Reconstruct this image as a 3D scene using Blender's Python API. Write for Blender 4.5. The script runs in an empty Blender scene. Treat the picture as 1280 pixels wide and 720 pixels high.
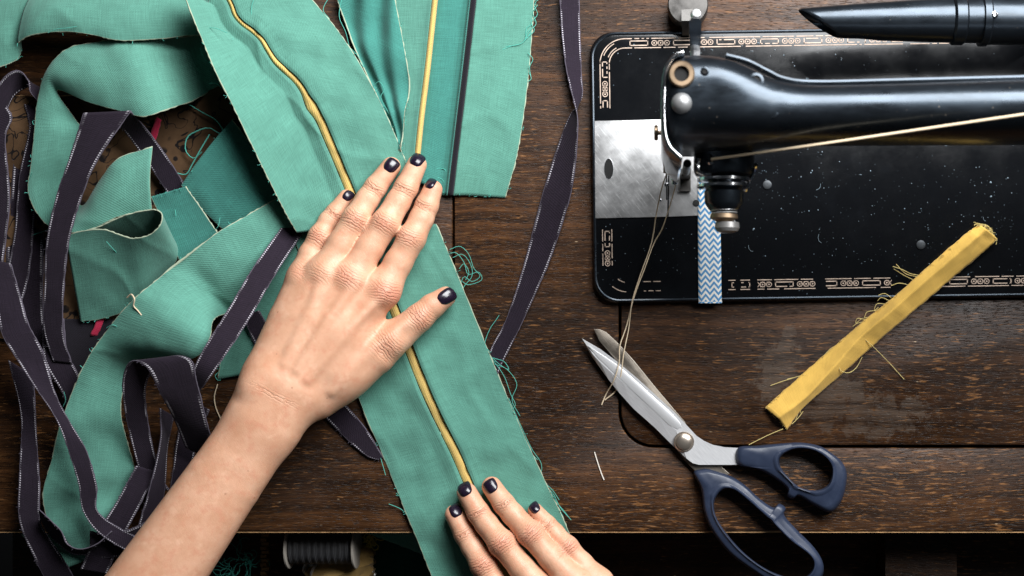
import bpy, math, random
import numpy as np
from mathutils import Vector, Matrix, noise as mnoise

# ---------------------------------------------------------------- camera, light, exposure
C = bpy.context.scene.collection
sc = bpy.context.scene
S = 0.00055          # metres per photo pixel on the table top
H = 0.9              # camera height above the table top
NX, NY = 820.0, 420.0   # point of the photo straight below the lens


def P(px, py, z=0.0):
    """point at height z (metres) seen at photo pixel px, py"""
    k = (H - z) / H
    return Vector((((NX - 640) + (px - NX) * k) * S, ((360 - NY) + (NY - py) * k) * S, z))


def G(px, py, z=0.0):
    """point at height z straight above table-top pixel px, py (plan position)"""
    return Vector(((px - 640) * S, (360 - py) * S, z))


cam_d = bpy.data.cameras.new('camera')
cam = bpy.data.objects.new('camera', cam_d)
C.objects.link(cam)
cam.location = ((NX - 640) * S, (360 - NY) * S, H)
cam_d.sensor_width = 36.0
cam_d.lens = 36.0 * H / (1280 * S)
cam_d.shift_x = -(NX - 640) / 1280
cam_d.shift_y = (NY - 360) / 1280
cam_d.clip_start = 0.05
cam_d.clip_end = 50
cam_d.dof.use_dof = True
cam_d.dof.focus_distance = H - 0.012
cam_d.dof.aperture_fstop = 7.0
sc.camera = cam

world = bpy.data.worlds.new('World')
sc.world = world
world.use_nodes = True
bg = world.node_tree.nodes['Background']
bg.inputs['Color'].default_value = (0.75, 0.88, 1.0, 1)
bg.inputs['Strength'].default_value = 0.022

def area_light(name, loc, target, sx, sy, power, col):
    d = bpy.data.lights.new(name, 'AREA')
    d.shape = 'RECTANGLE'
    d.size, d.size_y = sx, sy
    d.energy = power
    d.color = col
    o = bpy.data.objects.new(name, d)
    C.objects.link(o)
    o.location = loc
    o.rotation_euler = (Vector(target) - Vector(loc)).to_track_quat('-Z', 'Y').to_euler()
    return o

area_light('window_light', (0.44, 0.58, 0.64), (0.04, 0.02, 0.0), 0.85, 0.55, 28.5, (0.97, 0.985, 1.0))
sc.view_settings.view_transform = 'Standard'
sc.view_settings.look = 'None'
sc.view_settings.exposure = 0.0
sc.view_settings.gamma = 1.0
sc.view_settings.use_curve_mapping = False
sc.cycles.use_denoising = True

R = random.Random(7)
NR = np.random.RandomState(11)

# ---------------------------------------------------------------- object helpers
def tag(o, label=None, cat=None, group=None, kind=None):
    if label: o['label'] = label
    if cat: o['category'] = cat
    if group: o['group'] = group
    if kind: o['kind'] = kind
    return o


def thing(name, loc, label, cat, group=None):
    o = bpy.data.objects.new(name, None)
    o.empty_display_size = 0.01
    C.objects.link(o)
    o.location = loc
    return tag(o, label, cat, group)


def link_mesh(name, me, mat, parent=None):
    o = bpy.data.objects.new(name, me)
    C.objects.link(o)
    for m in (mat if isinstance(mat, (list, tuple)) else [mat]):
        me.materials.append(m)
    if parent is not None:
        root = parent
        off = Vector((0, 0, 0))
        q = parent
        while q is not None:
            off += Vector(q.location)
            q = q.parent
        o.parent = parent
        o.location = -off          # parents are only ever translated
    return o


class MB:
    """collects vertices and faces of one mesh"""
    def __init__(s):
        s.v = []; s.f = []

    def add(s, vs, fs):
        b = len(s.v)
        s.v += [tuple(p) for p in vs]
        s.f += [tuple(i + b for i in f) for f in fs]

    def tube(s, pts, r, n=6, cap=True):
        pts = [Vector(p) for p in pts]
        rs = r if isinstance(r, (list, tuple)) else [r] * len(pts)
        vs, fs = [], []
        up = Vector((0, 0, 1))
        prev = None
        for i, p in enumerate(pts):
            t = (pts[min(i + 1, len(pts) - 1)] - pts[max(i - 1, 0)])
            if t.length < 1e-9: t = Vector((1, 0, 0))
            t.normalize()
            if prev is None:
                a = t.cross(up)
                if a.length < 1e-3: a = t.cross(Vector((0, 1, 0)))
            else:
                a = prev - t * prev.dot(t)
            a.normalize(); prev = a
            b = t.cross(a)
            for k in range(n):
                q = 2 * math.pi * k / n
                vs.append(p + a * (math.cos(q) * rs[i]) + b * (math.sin(q) * rs[i]))
        for i in range(len(pts) - 1):
            for k in range(n):
                k2 = (k + 1) % n
                fs.append((i * n + k, i * n + k2, (i + 1) * n + k2, (i + 1) * n + k))
        if cap:
            fs.append(tuple(range(n))[::-1])
            fs.append(tuple((len(pts) - 1) * n + k for k in range(n)))
        s.add(vs, fs)

    def lathe(s, origin, axis, prof, n=32, cap=True):
        """prof: (distance along axis, radius)"""
        o = Vector(origin); ax = Vector(axis).normalized()
        a = ax.cross(Vector((0, 0, 1)))
        if a.length < 1e-3: a = ax.cross(Vector((0, 1, 0)))
        a.normalize(); b = ax.cross(a)
        vs, fs = [], []
        for d, r in prof:
            for k in range(n):
                q = 2 * math.pi * k / n
                vs.append(o + ax * d + a * (r * math.cos(q)) + b * (r * math.sin(q)))
        for i in range(len(prof) - 1):
            for k in range(n):
                k2 = (k + 1) % n
                fs.append((i * n + k, i * n + k2, (i + 1) * n + k2, (i + 1) * n + k))
        if cap:
            fs.append(tuple(range(n))[::-1])
            fs.append(tuple((len(prof) - 1) * n + k for k in range(n)))
        s.add(vs, fs)

    def loft(s, rings, cap=True):
        n = len(rings[0]); vs = [p for r in rings for p in r]; fs = []
        for i in range(len(rings) - 1):
            for k in range(n):
                k2 = (k + 1) % n
                fs.append((i * n + k, i * n + k2, (i + 1) * n + k2, (i + 1) * n + k))
        if cap:
            fs.append(tuple(range(n))[::-1])
            fs.append(tuple((len(rings) - 1) * n + k for k in range(n)))
        s.add(vs, fs)

    def box(s, lo, hi):
        x0, y0, z0 = lo; x1, y1, z1 = hi
        s.add([(x0, y0, z0), (x1, y0, z0), (x1, y1, z0), (x0, y1, z0), (x0, y0, z1), (x1, y0, z1), (x1, y1, z1), (x0, y1, z1)],
              [(3, 2, 1, 0), (4, 5, 6, 7), (0, 1, 5, 4), (1, 2, 6, 5), (2, 3, 7, 6), (3, 0, 4, 7)])

    def prism(s, outline, z0, z1, chamfer=0.0):
        """outline: list of (x, y) counter-clockwise or clockwise"""
        pts = [Vector((p[0], p[1])) for p in outline]
        ar = sum(pts[i].x * pts[(i + 1) % len(pts)].y - pts[(i + 1) % len(pts)].x * pts[i].y for i in range(len(pts)))
        if ar < 0: pts.reverse()
        n = len(pts)
        inn = []
        for i in range(n):
            e1 = (pts[i] - pts[i - 1]); e2 = (pts[(i + 1) % n] - pts[i])
            if e1.length < 1e-9: e1 = e2
            if e2.length < 1e-9: e2 = e1
            n1 = Vector((-e1.y, e1.x)).normalized(); n2 = Vector((-e2.y, e2.x)).normalized()
            m = n1 + n2
            m = m.normalized() / max(0.5, m.normalized().dot(n1)) if m.length > 1e-6 else n1
            inn.append(pts[i] + m * chamfer)
        rings = [[(p.x, p.y, z0) for p in pts]]
        if chamfer > 0:
            rings.append([(p.x, p.y, z1 - chamfer) for p in pts])
            mid = [(a * 0.7 + b * 0.3) for a, b in zip(pts, inn)]
            rings.append([(p.x, p.y, z1 - chamfer * 0.3) for p in mid])
            rings.append([(p.x, p.y, z1) for p in inn])
        else:
            rings.append([(p.x, p.y, z1) for p in pts])
        s.loft(rings)

    def build(s, name, mat, parent=None, smooth=True, angle=35):
        me = bpy.data.meshes.new(name)
        me.from_pydata(s.v, [], s.f)
        me.update()
        if smooth:
            me.polygons.foreach_set('use_smooth', [True] * len(me.polygons))
            try:
                me.set_sharp_from_angle(angle=math.radians(angle))
            except Exception:
                pass
        return link_mesh(name, me, mat, parent)


def cr(pts, n):
    """Catmull-Rom through pts, n samples (numpy array in, array out)"""
    p = np.asarray(pts, float)
    k = len(p)
    if k == 2:
        t = np.linspace(0, 1, n)[:, None]
        return p[0] * (1 - t) + p[1] * t
    q = np.vstack([2 * p[0] - p[1], p, 2 * p[-1] - p[-2]])
    u = np.linspace(0, k - 1, n)
    i = np.minimum(u.astype(int), k - 2)
    t = (u - i)[:, None]
    a, b, c, d = q[i], q[i + 1], q[i + 2], q[i + 3]
    return 0.5 * (2 * b + (c - a) * t + (2 * a - 5 * b + 4 * c - d) * t ** 2 + (3 * b - a - 3 * c + d) * t ** 3)


def smooth_loop(pts, n):
    """closed Catmull-Rom loop"""
    p = np.asarray(pts, float); k = len(p)
    u = np.linspace(0, k, n, endpoint=False)
    i = u.astype(int); t = (u - i)[:, None]
    a, b, c, d = p[(i - 1) % k], p[i % k], p[(i + 1) % k], p[(i + 2) % k]
    return 0.5 * (2 * b + (c - a) * t + (2 * a - 5 * b + 4 * c - d) * t ** 2 + (3 * b - a - 3 * c + d) * t ** 3)


# ---------------------------------------------------------------- node helpers
class NT:
    def __init__(s, name):
        s.m = bpy.data.materials.new(name)
        s.m.use_nodes = True
        s.t = s.m.node_tree
        s.p = s.t.nodes['Principled BSDF']

    def n(s, typ, **kw):
        o = s.t.nodes.new(typ)
        for k, v in kw.items():
            if k in o.inputs.keys() if isinstance(k, str) else False:
                o.inputs[k].default_value = v
            else:
                setattr(o, k, v)
        return o

    def l(s, a, b):
        s.t.links.new(a, b)

    def coord(s, kind='Object'):
        return s.n('ShaderNodeTexCoord').outputs[kind]

    def mapping(s, vec, scale=(1, 1, 1), loc=(0, 0, 0), rot=(0, 0, 0)):
        m = s.n('ShaderNodeMapping')
        m.inputs['Scale'].default_value = scale
        m.inputs['Location'].default_value = loc
        m.inputs['Rotation'].default_value = rot
        s.l(vec, m.inputs['Vector'])
        return m.outputs['Vector']

    def noise(s, vec, scale=5, detail=3, rough=0.5, dist=0.0):
        o = s.n('ShaderNodeTexNoise')
        o.inputs['Scale'].default_value = scale
        o.inputs['Detail'].default_value = detail
        o.inputs['Roughness'].default_value = rough
        o.inputs['Distortion'].default_value = dist
        s.l(vec, o.inputs['Vector'])
        return o.outputs['Fac']

    def voro(s, vec, scale=5, feature='F1', out='Distance', rnd=1.0):
        o = s.n('ShaderNodeTexVoronoi')
        o.feature = feature
        o.inputs['Scale'].default_value = scale
        o.inputs['Randomness'].default_value = rnd
        s.l(vec, o.inputs['Vector'])
        return o.outputs[out]

    def math(s, op, a, b=None, clamp=False):
        o = s.n('ShaderNodeMath'); o.operation = op; o.use_clamp = clamp
        for i, x in enumerate((a, b)):
            if x is None: continue
            if isinstance(x, (int, float)): o.inputs[i].default_value = x
            else: s.l(x, o.inputs[i])
        return o.outputs[0]

    def ramp(s, fac, stops, interp='LINEAR'):
        o = s.n('ShaderNodeValToRGB')
        o.color_ramp.interpolation = interp
        e = o.color_ramp.elements
        while len(e) < len(stops): e.new(0.5)
        for q, (pos, c) in zip(e, stops):
            q.position = pos
            q.color = (c, c, c, 1) if isinstance(c, (int, float)) else (*c, 1)
        s.l(fac, o.inputs['Fac'])
        return o.outputs['Color']

    def mix(s, fac, a, b, blend='MIX'):
        o = s.n('ShaderNodeMix'); o.data_type = 'RGBA'; o.blend_type = blend
        for k, x in ((0, fac), (6, a), (7, b)):
            if isinstance(x, (int, float)): o.inputs[k].default_value = x
            elif isinstance(x, tuple): o.inputs[k].default_value = (*x, 1)
            else: s.l(x, o.inputs[k])
        return o.outputs[2]

    def sep(s, vec):
        o = s.n('ShaderNodeSeparateXYZ'); s.l(vec, o.inputs[0]); return o.outputs

    def smooth(s, x, lo, hi, a=0.0, b=1.0):
        o = s.n('ShaderNodeMapRange'); o.interpolation_type = 'SMOOTHSTEP'
        s.l(x, o.inputs[0])
        for i, v in enumerate((lo, hi, a, b)): o.inputs[i + 1].default_value = v
        return o.outputs[0]

    def bump(s, height, strength=0.3, dist=0.001, normal=None):
        o = s.n('ShaderNodeBump')
        o.inputs['Strength'].default_value = strength
        o.inputs['Distance'].default_value = dist
        s.l(height, o.inputs['Height'])
        if normal is not None: s.l(normal, o.inputs['Normal'])
        return o.outputs['Normal']

    def set(s, **kw):
        for k, v in kw.items():
            k = k.replace('_', ' ')
            i = s.p.inputs[k]
            if isinstance(v, (int, float)): i.default_value = v
            elif isinstance(v, tuple): i.default_value = (*v, 1) if len(v) == 3 and i.type == 'RGBA' else v
            else: s.l(v, i)
        return s.m


# ---------------------------------------------------------------- materials
def wood_mat(name, flecks=1.0, seed=0.0, tone=1.0):
    t = NT(name)
    o = t.coord('Object')
    oo = t.mapping(o, loc=(seed, seed * 0.37, 0))
    warp = t.noise(oo, 9, 2)
    x, y, z = t.sep(oo)
    yw = t.math('ADD', y, t.math('MULTIPLY', warp, 0.012))
    cmb = t.n('ShaderNodeCombineXYZ'); t.l(x, cmb.inputs[0]); t.l(yw, cmb.inputs[1])
    v = cmb.outputs[0]
    grain = t.noise(t.mapping(v, (7, 160, 1)), 1.0, 5, 0.65)
    fine = t.noise(t.mapping(v, (110, 800, 1)), 1.0, 3, 0.6)
    pore = t.noise(t.mapping(v, (150, 1500, 1)), 1.0, 2, 0.5)
    big = t.noise(oo, 7, 4, 0.6)
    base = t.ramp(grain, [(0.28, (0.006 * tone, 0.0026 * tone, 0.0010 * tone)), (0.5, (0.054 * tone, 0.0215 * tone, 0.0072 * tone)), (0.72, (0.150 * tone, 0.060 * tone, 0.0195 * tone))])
    base = t.mix(t.smooth(fine, 0.5, 0.75), base, (0.150 * tone, 0.070 * tone, 0.026 * tone))
    base = t.mix(t.smooth(pore, 0.58, 0.68), base, (0.004, 0.002, 0.001))
    base = t.mix(t.math('MULTIPLY', t.smooth(big, 0.36, 0.62), 0.7), base, (0.008, 0.0035, 0.0018))
    # bare wood showing through the worn varnish
    worn = t.noise(t.mapping(v, (85, 640, 1), loc=(3, 1, 0)), 1.0, 3, 0.6)
    patch = t.noise(oo, 14, 3)
    ygrad = t.smooth(y, -0.165, -0.03, 1.0, 0.0) if flecks > 0 else None
    thr = t.math('ADD', worn, t.math('MULTIPLY', t.math('SUBTRACT', patch, 0.5), 0.28))
    if ygrad is not None:
        thr = t.math('ADD', thr, t.math('MULTIPLY', ygrad, 0.045 * flecks))
    fl = t.smooth(thr, 0.60, 0.70)
    base = t.mix(t.math('MULTIPLY', fl, 0.62), base, (0.30, 0.135, 0.045))
    # pale crumbs and scratches
    sp = t.voro(t.mapping(v, (60, 170, 1)), 1.0, 'F1')
    spm = t.math('MULTIPLY', t.smooth(sp, 0.03, 0.09, 1, 0), t.smooth(t.noise(oo, 25, 2), 0.55, 0.65))
    base = t.mix(spm, base, (0.5, 0.36, 0.22))
    # two pale old water marks
    mark = None
    for (mx, my, rx, ry) in ((975, 470, 34, 52), (1030, 500, 70, 40), (1105, 520, 70, 30), (985, 425, 10, 24)):
        g = G(mx, my)
        dx = t.math('MULTIPLY', t.math('SUBTRACT', t.sep(o)[0], g.x), 1 / (rx * S))
        dy = t.math('MULTIPLY', t.math('SUBTRACT', t.sep(o)[1], g.y), 1 / (ry * S))
        r2 = t.math('ADD', t.math('MULTIPLY', dx, dx), t.math('MULTIPLY', dy, dy))
        r2 = t.math('ADD', r2, t.math('MULTIPLY', t.math('SUBTRACT', t.noise(o, 95, 6, 0.72), 0.5), 5.0))
        q = t.smooth(r2, 0.35, 0.95, 1, 0)
        mark = q if mark is None else t.math('MAXIMUM', mark, q)
    base = t.mix(t.math('MULTIPLY', t.math('MULTIPLY', mark, 0.6), t.smooth(grain, 0.3, 0.6)), base, (0.11, 0.082, 0.062))
    rough = t.ramp(t.noise(oo, 22, 4, 0.6), [(0.3, 0.36), (0.7, 0.58)])
    hgt = t.math('ADD', t.math('MULTIPLY', grain, 0.5), t.math('SUBTRACT', t.math('MULTIPLY', fine, 0.6), t.math('MULTIPLY', t.smooth(pore, 0.55, 0.7), 0.5)))
    return t.set(Base_Color=base, Roughness=rough, Specular_IOR_Level=0.33, Normal=t.bump(hgt, 0.55, 0.0006))


def cloth_mat(name, col, twill=0.30, var=0.17, sheen=0.15, stitch=None, freq=1500, rough=0.9, fuzz=0.0):
    """woven cloth on the sheet's own UV (metres along, metres across)"""
    t = NT(name)
    uv = t.coord('UV')
    u, v, _ = t.sep(uv)
    ob = t.coord('Object')
    w = t.n('ShaderNodeTexWave'); w.wave_type = 'BANDS'; w.bands_direction = 'DIAGONAL'
    w.inputs['Scale'].default_value = freq / 4.2
    w.inputs['Distortion'].default_value = 1.5
    w.inputs['Detail'].default_value = 2
    w.inputs['Detail Scale'].default_value = 2.0
    t.l(uv, w.inputs['Vector'])
    warp = t.noise(t.mapping(uv, (70, 1700, 1)), 1.0, 2, 0.6)
    weft = t.noise(t.mapping(uv, (1700, 70, 1)), 1.0, 2, 0.6)
    yarn = t.math('ADD', t.math('MULTIPLY', warp, 0.5), t.math('MULTIPLY', weft, 0.5))
    blot = t.noise(ob, 60, 3, 0.6)
    c1 = tuple(x * (1 - var) for x in col); c2 = tuple(min(1, x * (1 + var)) for x in col)
    base = t.ramp(yarn, [(0.36, c1), (0.64, c2)])
    base = t.mix(t.math('MULTIPLY', t.smooth(blot, 0.3, 0.7), 0.35), base, tuple(x * 0.72 for x in col))
    if fuzz:
        fz = t.noise(t.mapping(uv, (900, 900, 1)), 1.0, 3, 0.7)
        base = t.mix(t.math('MULTIPLY', t.smooth(fz, 0.6, 0.72), fuzz), base, tuple(min(1, x * 3.2 + 0.03) for x in col))
    h = t.math('ADD', t.math('MULTIPLY', w.outputs['Fac'], twill), yarn)
    if stitch:
        width, inset, scol = stitch
        # pale thread running just inside both edges (v is signed distance from the middle)
        d = t.math('ABSOLUTE', t.math('SUBTRACT', t.math('ABSOLUTE', v), width / 2 - inset))
        line = t.smooth(d, 0.00025, 0.00050, 1, 0)
        dash = t.smooth(t.math('SINE', t.math('MULTIPLY', u, 2 * math.pi / 0.0015)), -0.3, 0.25)
        gap = t.smooth(t.noise(t.mapping(uv, (45, 1, 1)), 1.0, 2), 0.42, 0.58)
        line = t.math('MULTIPLY', t.math('MULTIPLY', line, dash), gap)
        base = t.mix(line, base, scol)
        h = t.math('ADD', h, t.math('MULTIPLY', line, 1.0))
    return t.set(Base_Color=base, Roughness=rough, Sheen_Weight=sheen, Sheen_Roughness=0.5, Specular_IOR_Level=0.2,
                 Normal=t.bump(h, 0.65, 0.0005))


def plain(name, col, rough=0.5, metal=0.0, spec=0.5, coat=0.0, nscale=0, namt=0.0, bump=0.0):
    t = NT(name)
    kw = dict(Base_Color=col, Roughness=rough, Metallic=metal, Specular_IOR_Level=spec, Coat_Weight=coat, Coat_Roughness=0.08)
    if nscale:
        nz = t.noise(t.coord('Object'), nscale, 4, 0.6)
        kw['Base_Color'] = t.ramp(nz, [(0.3, tuple(c * (1 - namt) for c in col)), (0.7, tuple(min(1, c * (1 + namt)) for c in col))])
        kw['Roughness'] = t.ramp(nz, [(0.3, max(0.02, rough * 0.75)), (0.7, min(1, rough * 1.3))])
        if bump: kw['Normal'] = t.bump(nz, bump, 0.0005)
    return t.set(**kw)


def brushed(name, col, rough=0.35, ang=0.9, metal=0.85):
    t = NT(name)
    o = t.coord('Object')
    m = t.mapping(t.mapping(o, rot=(0, 0, ang)), (60, 1800, 1))
    sc1 = t.noise(m, 1.0, 3, 0.7)
    m2 = t.mapping(t.mapping(o, rot=(0, 0, -0.5)), (90, 2600, 1))
    sc2 = t.noise(m2, 1.0, 2, 0.7)
    cloud = t.noise(o, 55, 4, 0.65)
    s_ = t.math('MAXIMUM', t.smooth(sc1, 0.55, 0.72), t.math('MULTIPLY', t.smooth(sc2, 0.6, 0.75), 0.7))
    base = t.ramp(cloud, [(0.35, tuple(c * 0.62 for c in col)), (0.62, col)])
    base = t.mix(t.math('MULTIPLY', s_, 0.7), base, tuple(min(1, c * 1.5) for c in col))
    r = t.math('ADD', t.math('MULTIPLY', s_, 0.22), t.ramp(cloud, [(0.3, rough * 0.8), (0.7, rough * 1.2)]))
    return t.set(Base_Color=base, Metallic=metal, Roughness=r, Normal=t.bump(sc1, 0.25, 0.0003))


TEAL = (0.098, 0.272, 0.210)
M_teal = cloth_mat('green_cotton', TEAL)
M_teal2 = cloth_mat('green_cotton_deep_shaded', (0.048, 0.205, 0.170))  # darker copy of the cotton; recess shade of strip C sits in this colour
M_teal_edge = plain('green_raw_edge', (0.36, 0.41, 0.30), 0.95, spec=0.1)
M_thread_teal = plain('green_thread', (0.10, 0.42, 0.34), 0.9, spec=0.1)
M_tape = cloth_mat('aubergine_cotton', (0.0165, 0.0110, 0.0190), twill=0.3, var=0.25, sheen=0.04, stitch=(0.0145, 0.0009, (0.58, 0.55, 0.60)), fuzz=0.14)
M_tape_edge = plain('aubergine_raw_edge', (0.09, 0.078, 0.10), 0.95, spec=0.1)
M_black_cord = cloth_mat('black_piping_cotton', (0.008, 0.006, 0.0105), twill=0.3)
M_yellow = cloth_mat('yellow_cotton', (0.84, 0.52, 0.115), twill=0.12, var=0.06)
M_yellow_p = cloth_mat('mustard_satin', (0.64, 0.44, 0.14), twill=0.7, var=0.16, rough=0.85)
M_yellow_edge = plain('yellow_raw_edge', (0.80, 0.62, 0.26), 0.95, spec=0.1)
M_beige_thread = plain('beige_thread', (0.66, 0.53, 0.37), 0.8, spec=0.2)
M_yel_thread = plain('straw_thread', (0.72, 0.58, 0.24), 0.9, spec=0.1)
M_wood = wood_mat('dark_walnut_top')
M_wood2 = wood_mat('dark_walnut_leaf', 0.8, 0.43)
M_wood3 = wood_mat('dark_walnut_board', 1.0, 0.91)
M_dark = plain('dark_floor', (0.006, 0.006, 0.007), 0.9, nscale=20, namt=0.4)
M_black = plain('black_enamel', (0.005, 0.006, 0.0075), 0.33, spec=0.55, coat=0.35, nscale=26, namt=0.35, bump=0.03)
M_black.node_tree.nodes['Principled BSDF'].inputs['Specular Tint'].default_value = (0.62, 0.8, 1.0, 1)
_t = NT('enamel_wear'); _o = _t.coord('Object')
_sp = _t.math('MULTIPLY', _t.smooth(_t.voro(_o, 260), .08, .16, 1, 0), _t.smooth(_t.noise(_o, 60, 3), .54, .62))
_sm = _t.noise(_t.mapping(_o, (30, 90, 60)), 1.0, 5, .7)
_sc = _t.smooth(_t.noise(_t.mapping(_t.mapping(_o, rot=(0, 0, .25)), (25, 900, 300)), 1.0, 3, .7), .66, .74)
M_black = _t.set(Base_Color=_t.mix(_sp, (.005, .006, .0075), (.10, .085, .07)), Roughness=_t.math('ADD', _t.ramp(_sm, [(.3, .20), (.7, .46)]), _t.math('MULTIPLY', _sc, .15)),
                 Specular_IOR_Level=.55, Coat_Weight=.3, Normal=_t.bump(_t.math('ADD', _t.math('MULTIPLY', _sm, .6), _t.math('MULTIPLY', _sp, -.5)), .10, .0008))
M_black.name = 'black_enamel'
M_black.node_tree.nodes['Principled BSDF'].inputs['Specular Tint'].default_value = (0.62, 0.8, 1.0, 1)  # bluish tint puts cool sky light into the enamel's reflections
M_black.node_tree.nodes['Principled BSDF'].inputs['Coat Roughness'].default_value = 0.2
M_steel = brushed('worn_steel', (0.62, 0.62, 0.62), metal=0.6)
M_chrome = plain('chrome', (0.75, 0.76, 0.78), 0.14, 1.0, nscale=40, namt=0.1)
M_brass = plain('aged_brass', (0.28, 0.20, 0.13), 0.42, 0.85, nscale=60, namt=0.25)
M_bore = plain('dark_bore', (0.002, 0.002, 0.002), 0.8)
M_gilt = plain('gilt_transfer', (0.46, 0.35, 0.275), 0.5, 0.1, nscale=220, namt=0.35)
# ---------------------------------------------------------------- setting: floor, and the table
mb = MB(); mb.box((-1.2, -1.2, -0.76), (1.2, 1.2, -0.74))
tag(mb.build('floor', M_dark, smooth=False), kind='structure')

table = thing('sewing_table', (0, 0, -0.74), 'dark brown wooden sewing table top with worn grain that everything lies on', 'table')


def outline(pts):
    return [G(*p)[:2] for p in pts]


def arc(cx, cy, r, a0, a1, n=10):
    return [(cx + r * math.cos(math.radians(a0 + (a1 - a0) * i / n)), cy + r * math.sin(math.radians(a0 + (a1 - a0) * i / n))) for i in range(n + 1)]


EDGE = 664
TH = -0.022
mb = MB(); mb.prism(outline([(-160, -120), (565.2, -120), (565.2, EDGE), (-160, EDGE)]), TH, 0, 0.0007); mb.build('board', M_wood3, table, angle=50)
mb = MB()
mb.prism(outline([(568.2, -120), (1480, -120), (1480, 372), (773.2, 372)] + [(773.2, 515)] + arc(818, 515, 44.8, 180, 90, 10) + [(1480, 560.5), (1480, EDGE), (568.2, EDGE)]), TH, 0, 0.0007)
mb.build('board', M_wood, table, angle=50)
mb = MB()
mb.prism(outline([(1480, 374), (1480, 556.5), (818, 556.5)] + arc(818, 515, 41.5, 90, 180, 10) + [(776.5, 374)]), TH, -0.0003, 0.0009)
mb.build('leaf', M_wood2, table, angle=50)
mb = MB(); mb.box((-0.5, G(0, EDGE - 4).y, TH - 0.004), (0.5, G(0, -118).y, TH - 0.0005))
mb.build('underlay', M_bore, table, smooth=False)
# worn bare edge along the front
M_worn = plain('worn_front_edge', (.50, .29, .13), .7, nscale=150, namt=.5)
mb = MB(); mb.box((G(-160, 0).x, G(0, EDGE + 2.2).y, TH + 0.001), (G(1480, 0).x, G(0, EDGE).y - 0.00005, -0.0012))
mb.build('edge_lipping', M_worn, table, smooth=False)
# legs of the table
for x, y in ((-150, -90), (1450, -90), (-150, 630), (1450, 630)):
    g = G(x, y); mb = MB(); mb.box((g.x - .02, g.y - .02, -0.74), (g.x + .02, g.y + .02, TH - 0.0045)); mb.build('leg', M_wood, table, smooth=False)
# ---------------------------------------------------------------- sewing machine
mach = thing('sewing_machine', G(1100, 212), 'old black enamel sewing machine with worn gilt border and steel slide plate', 'sewing machine')
BR = math.radians(0.85)
BC = G(742, 380)


def B(px, py, z=0.0):
    """plan pixel on the bed, turned by the bed's small angle about its near corner"""
    d = G(px, py) - BC
    return Vector((BC.x + d.x * math.cos(BR) - d.y * math.sin(BR), BC.y + d.x * math.sin(BR) + d.y * math.cos(BR), z))


ZB = 0.007
M_dull = plain('dull_hinge_steel', (.10, .095, .09), .42, .75, nscale=120, namt=.3)


def black_bed():
    t = NT('bed_enamel')
    o = t.coord('Object')
    a = t.voro(o, 420, 'F1'); k = t.noise(o, 30, 3, 0.6)
    sp = t.math('MULTIPLY', t.smooth(a, 0.10, 0.24, 1, 0), t.smooth(t.noise(o, 210, 2), 0.58, 0.66))
    sp = t.math('MULTIPLY', sp, t.smooth(k, 0.42, 0.6))
    haze = t.math('MULTIPLY', t.smooth(t.noise(o, 14, 4, 0.7), 0.5, 0.75), 0.006)
    b = t.mix(haze, (0.0045, 0.005, 0.006), (0.5, 0.6, 0.75))
    b = t.mix(sp, b, (0.22, 0.30, 0.36))
    r = t.ramp(t.noise(o, 40, 5, 0.7), [(0.3, 0.12), (0.7, 0.26)])
    return t.set(Base_Color=b, Roughness=r, Specular_IOR_Level=0.35, Normal=t.bump(sp, 0.4, 0.0003))


M_bed = black_bed()
X0, X1, Y0, Y1, RR = 742, 1460, 42, 380, 30
ol = arc(X0 + RR, Y0 + RR, RR, 180, 270) + arc(X1 - RR, Y0 + RR, RR, 270, 360) + arc(X1 - RR, Y1 - RR, RR, 0, 90) + arc(X0 + RR, Y1 - RR, RR, 90, 180)
mb = MB(); mb.prism([B(*p)[:2] for p in ol], -0.004, ZB, 0.0032)
bed = mb.build('bed', M_bed, mach, angle=60)
# raised lip round the bed
rim = [B(p[0] + (3.5 if p[0] < 900 else -3.5), p[1] + (3.5 if p[1] < 200 else -3.5), ZB - 0.0004) for p in ol]
mb = MB(); mb.tube(rim + [rim[0]], 0.0011, 8, cap=False); mb.build('bed_lip', M_black, mach)

# gilt border: two fine lines with slots and scrolls between
gb = MB()
zg = ZB + 0.00025


def gquad(pa, pb, w, perp):
    a = Vector(pa); b = Vector(pb); n = perp.normalized() * (w / 2)
    gb.add([a - n, b - n, b + n, a + n], [(0, 1, 2, 3)])


def ring(c, r0, r1, n=12, a0=0, a1=360, sx=1.0):
    vs = []; fs = []
    for i in range(n + 1):
        q = math.radians(a0 + (a1 - a0) * i / n)
        for r in (r0, r1): vs.append(c + Vector((sx * r * math.cos(q), r * math.sin(q), 0)))
    for i in range(n): fs.append((2 * i, 2 * i + 1, 2 * i + 3, 2 * i + 2))
    gb.add(vs, fs)


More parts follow.
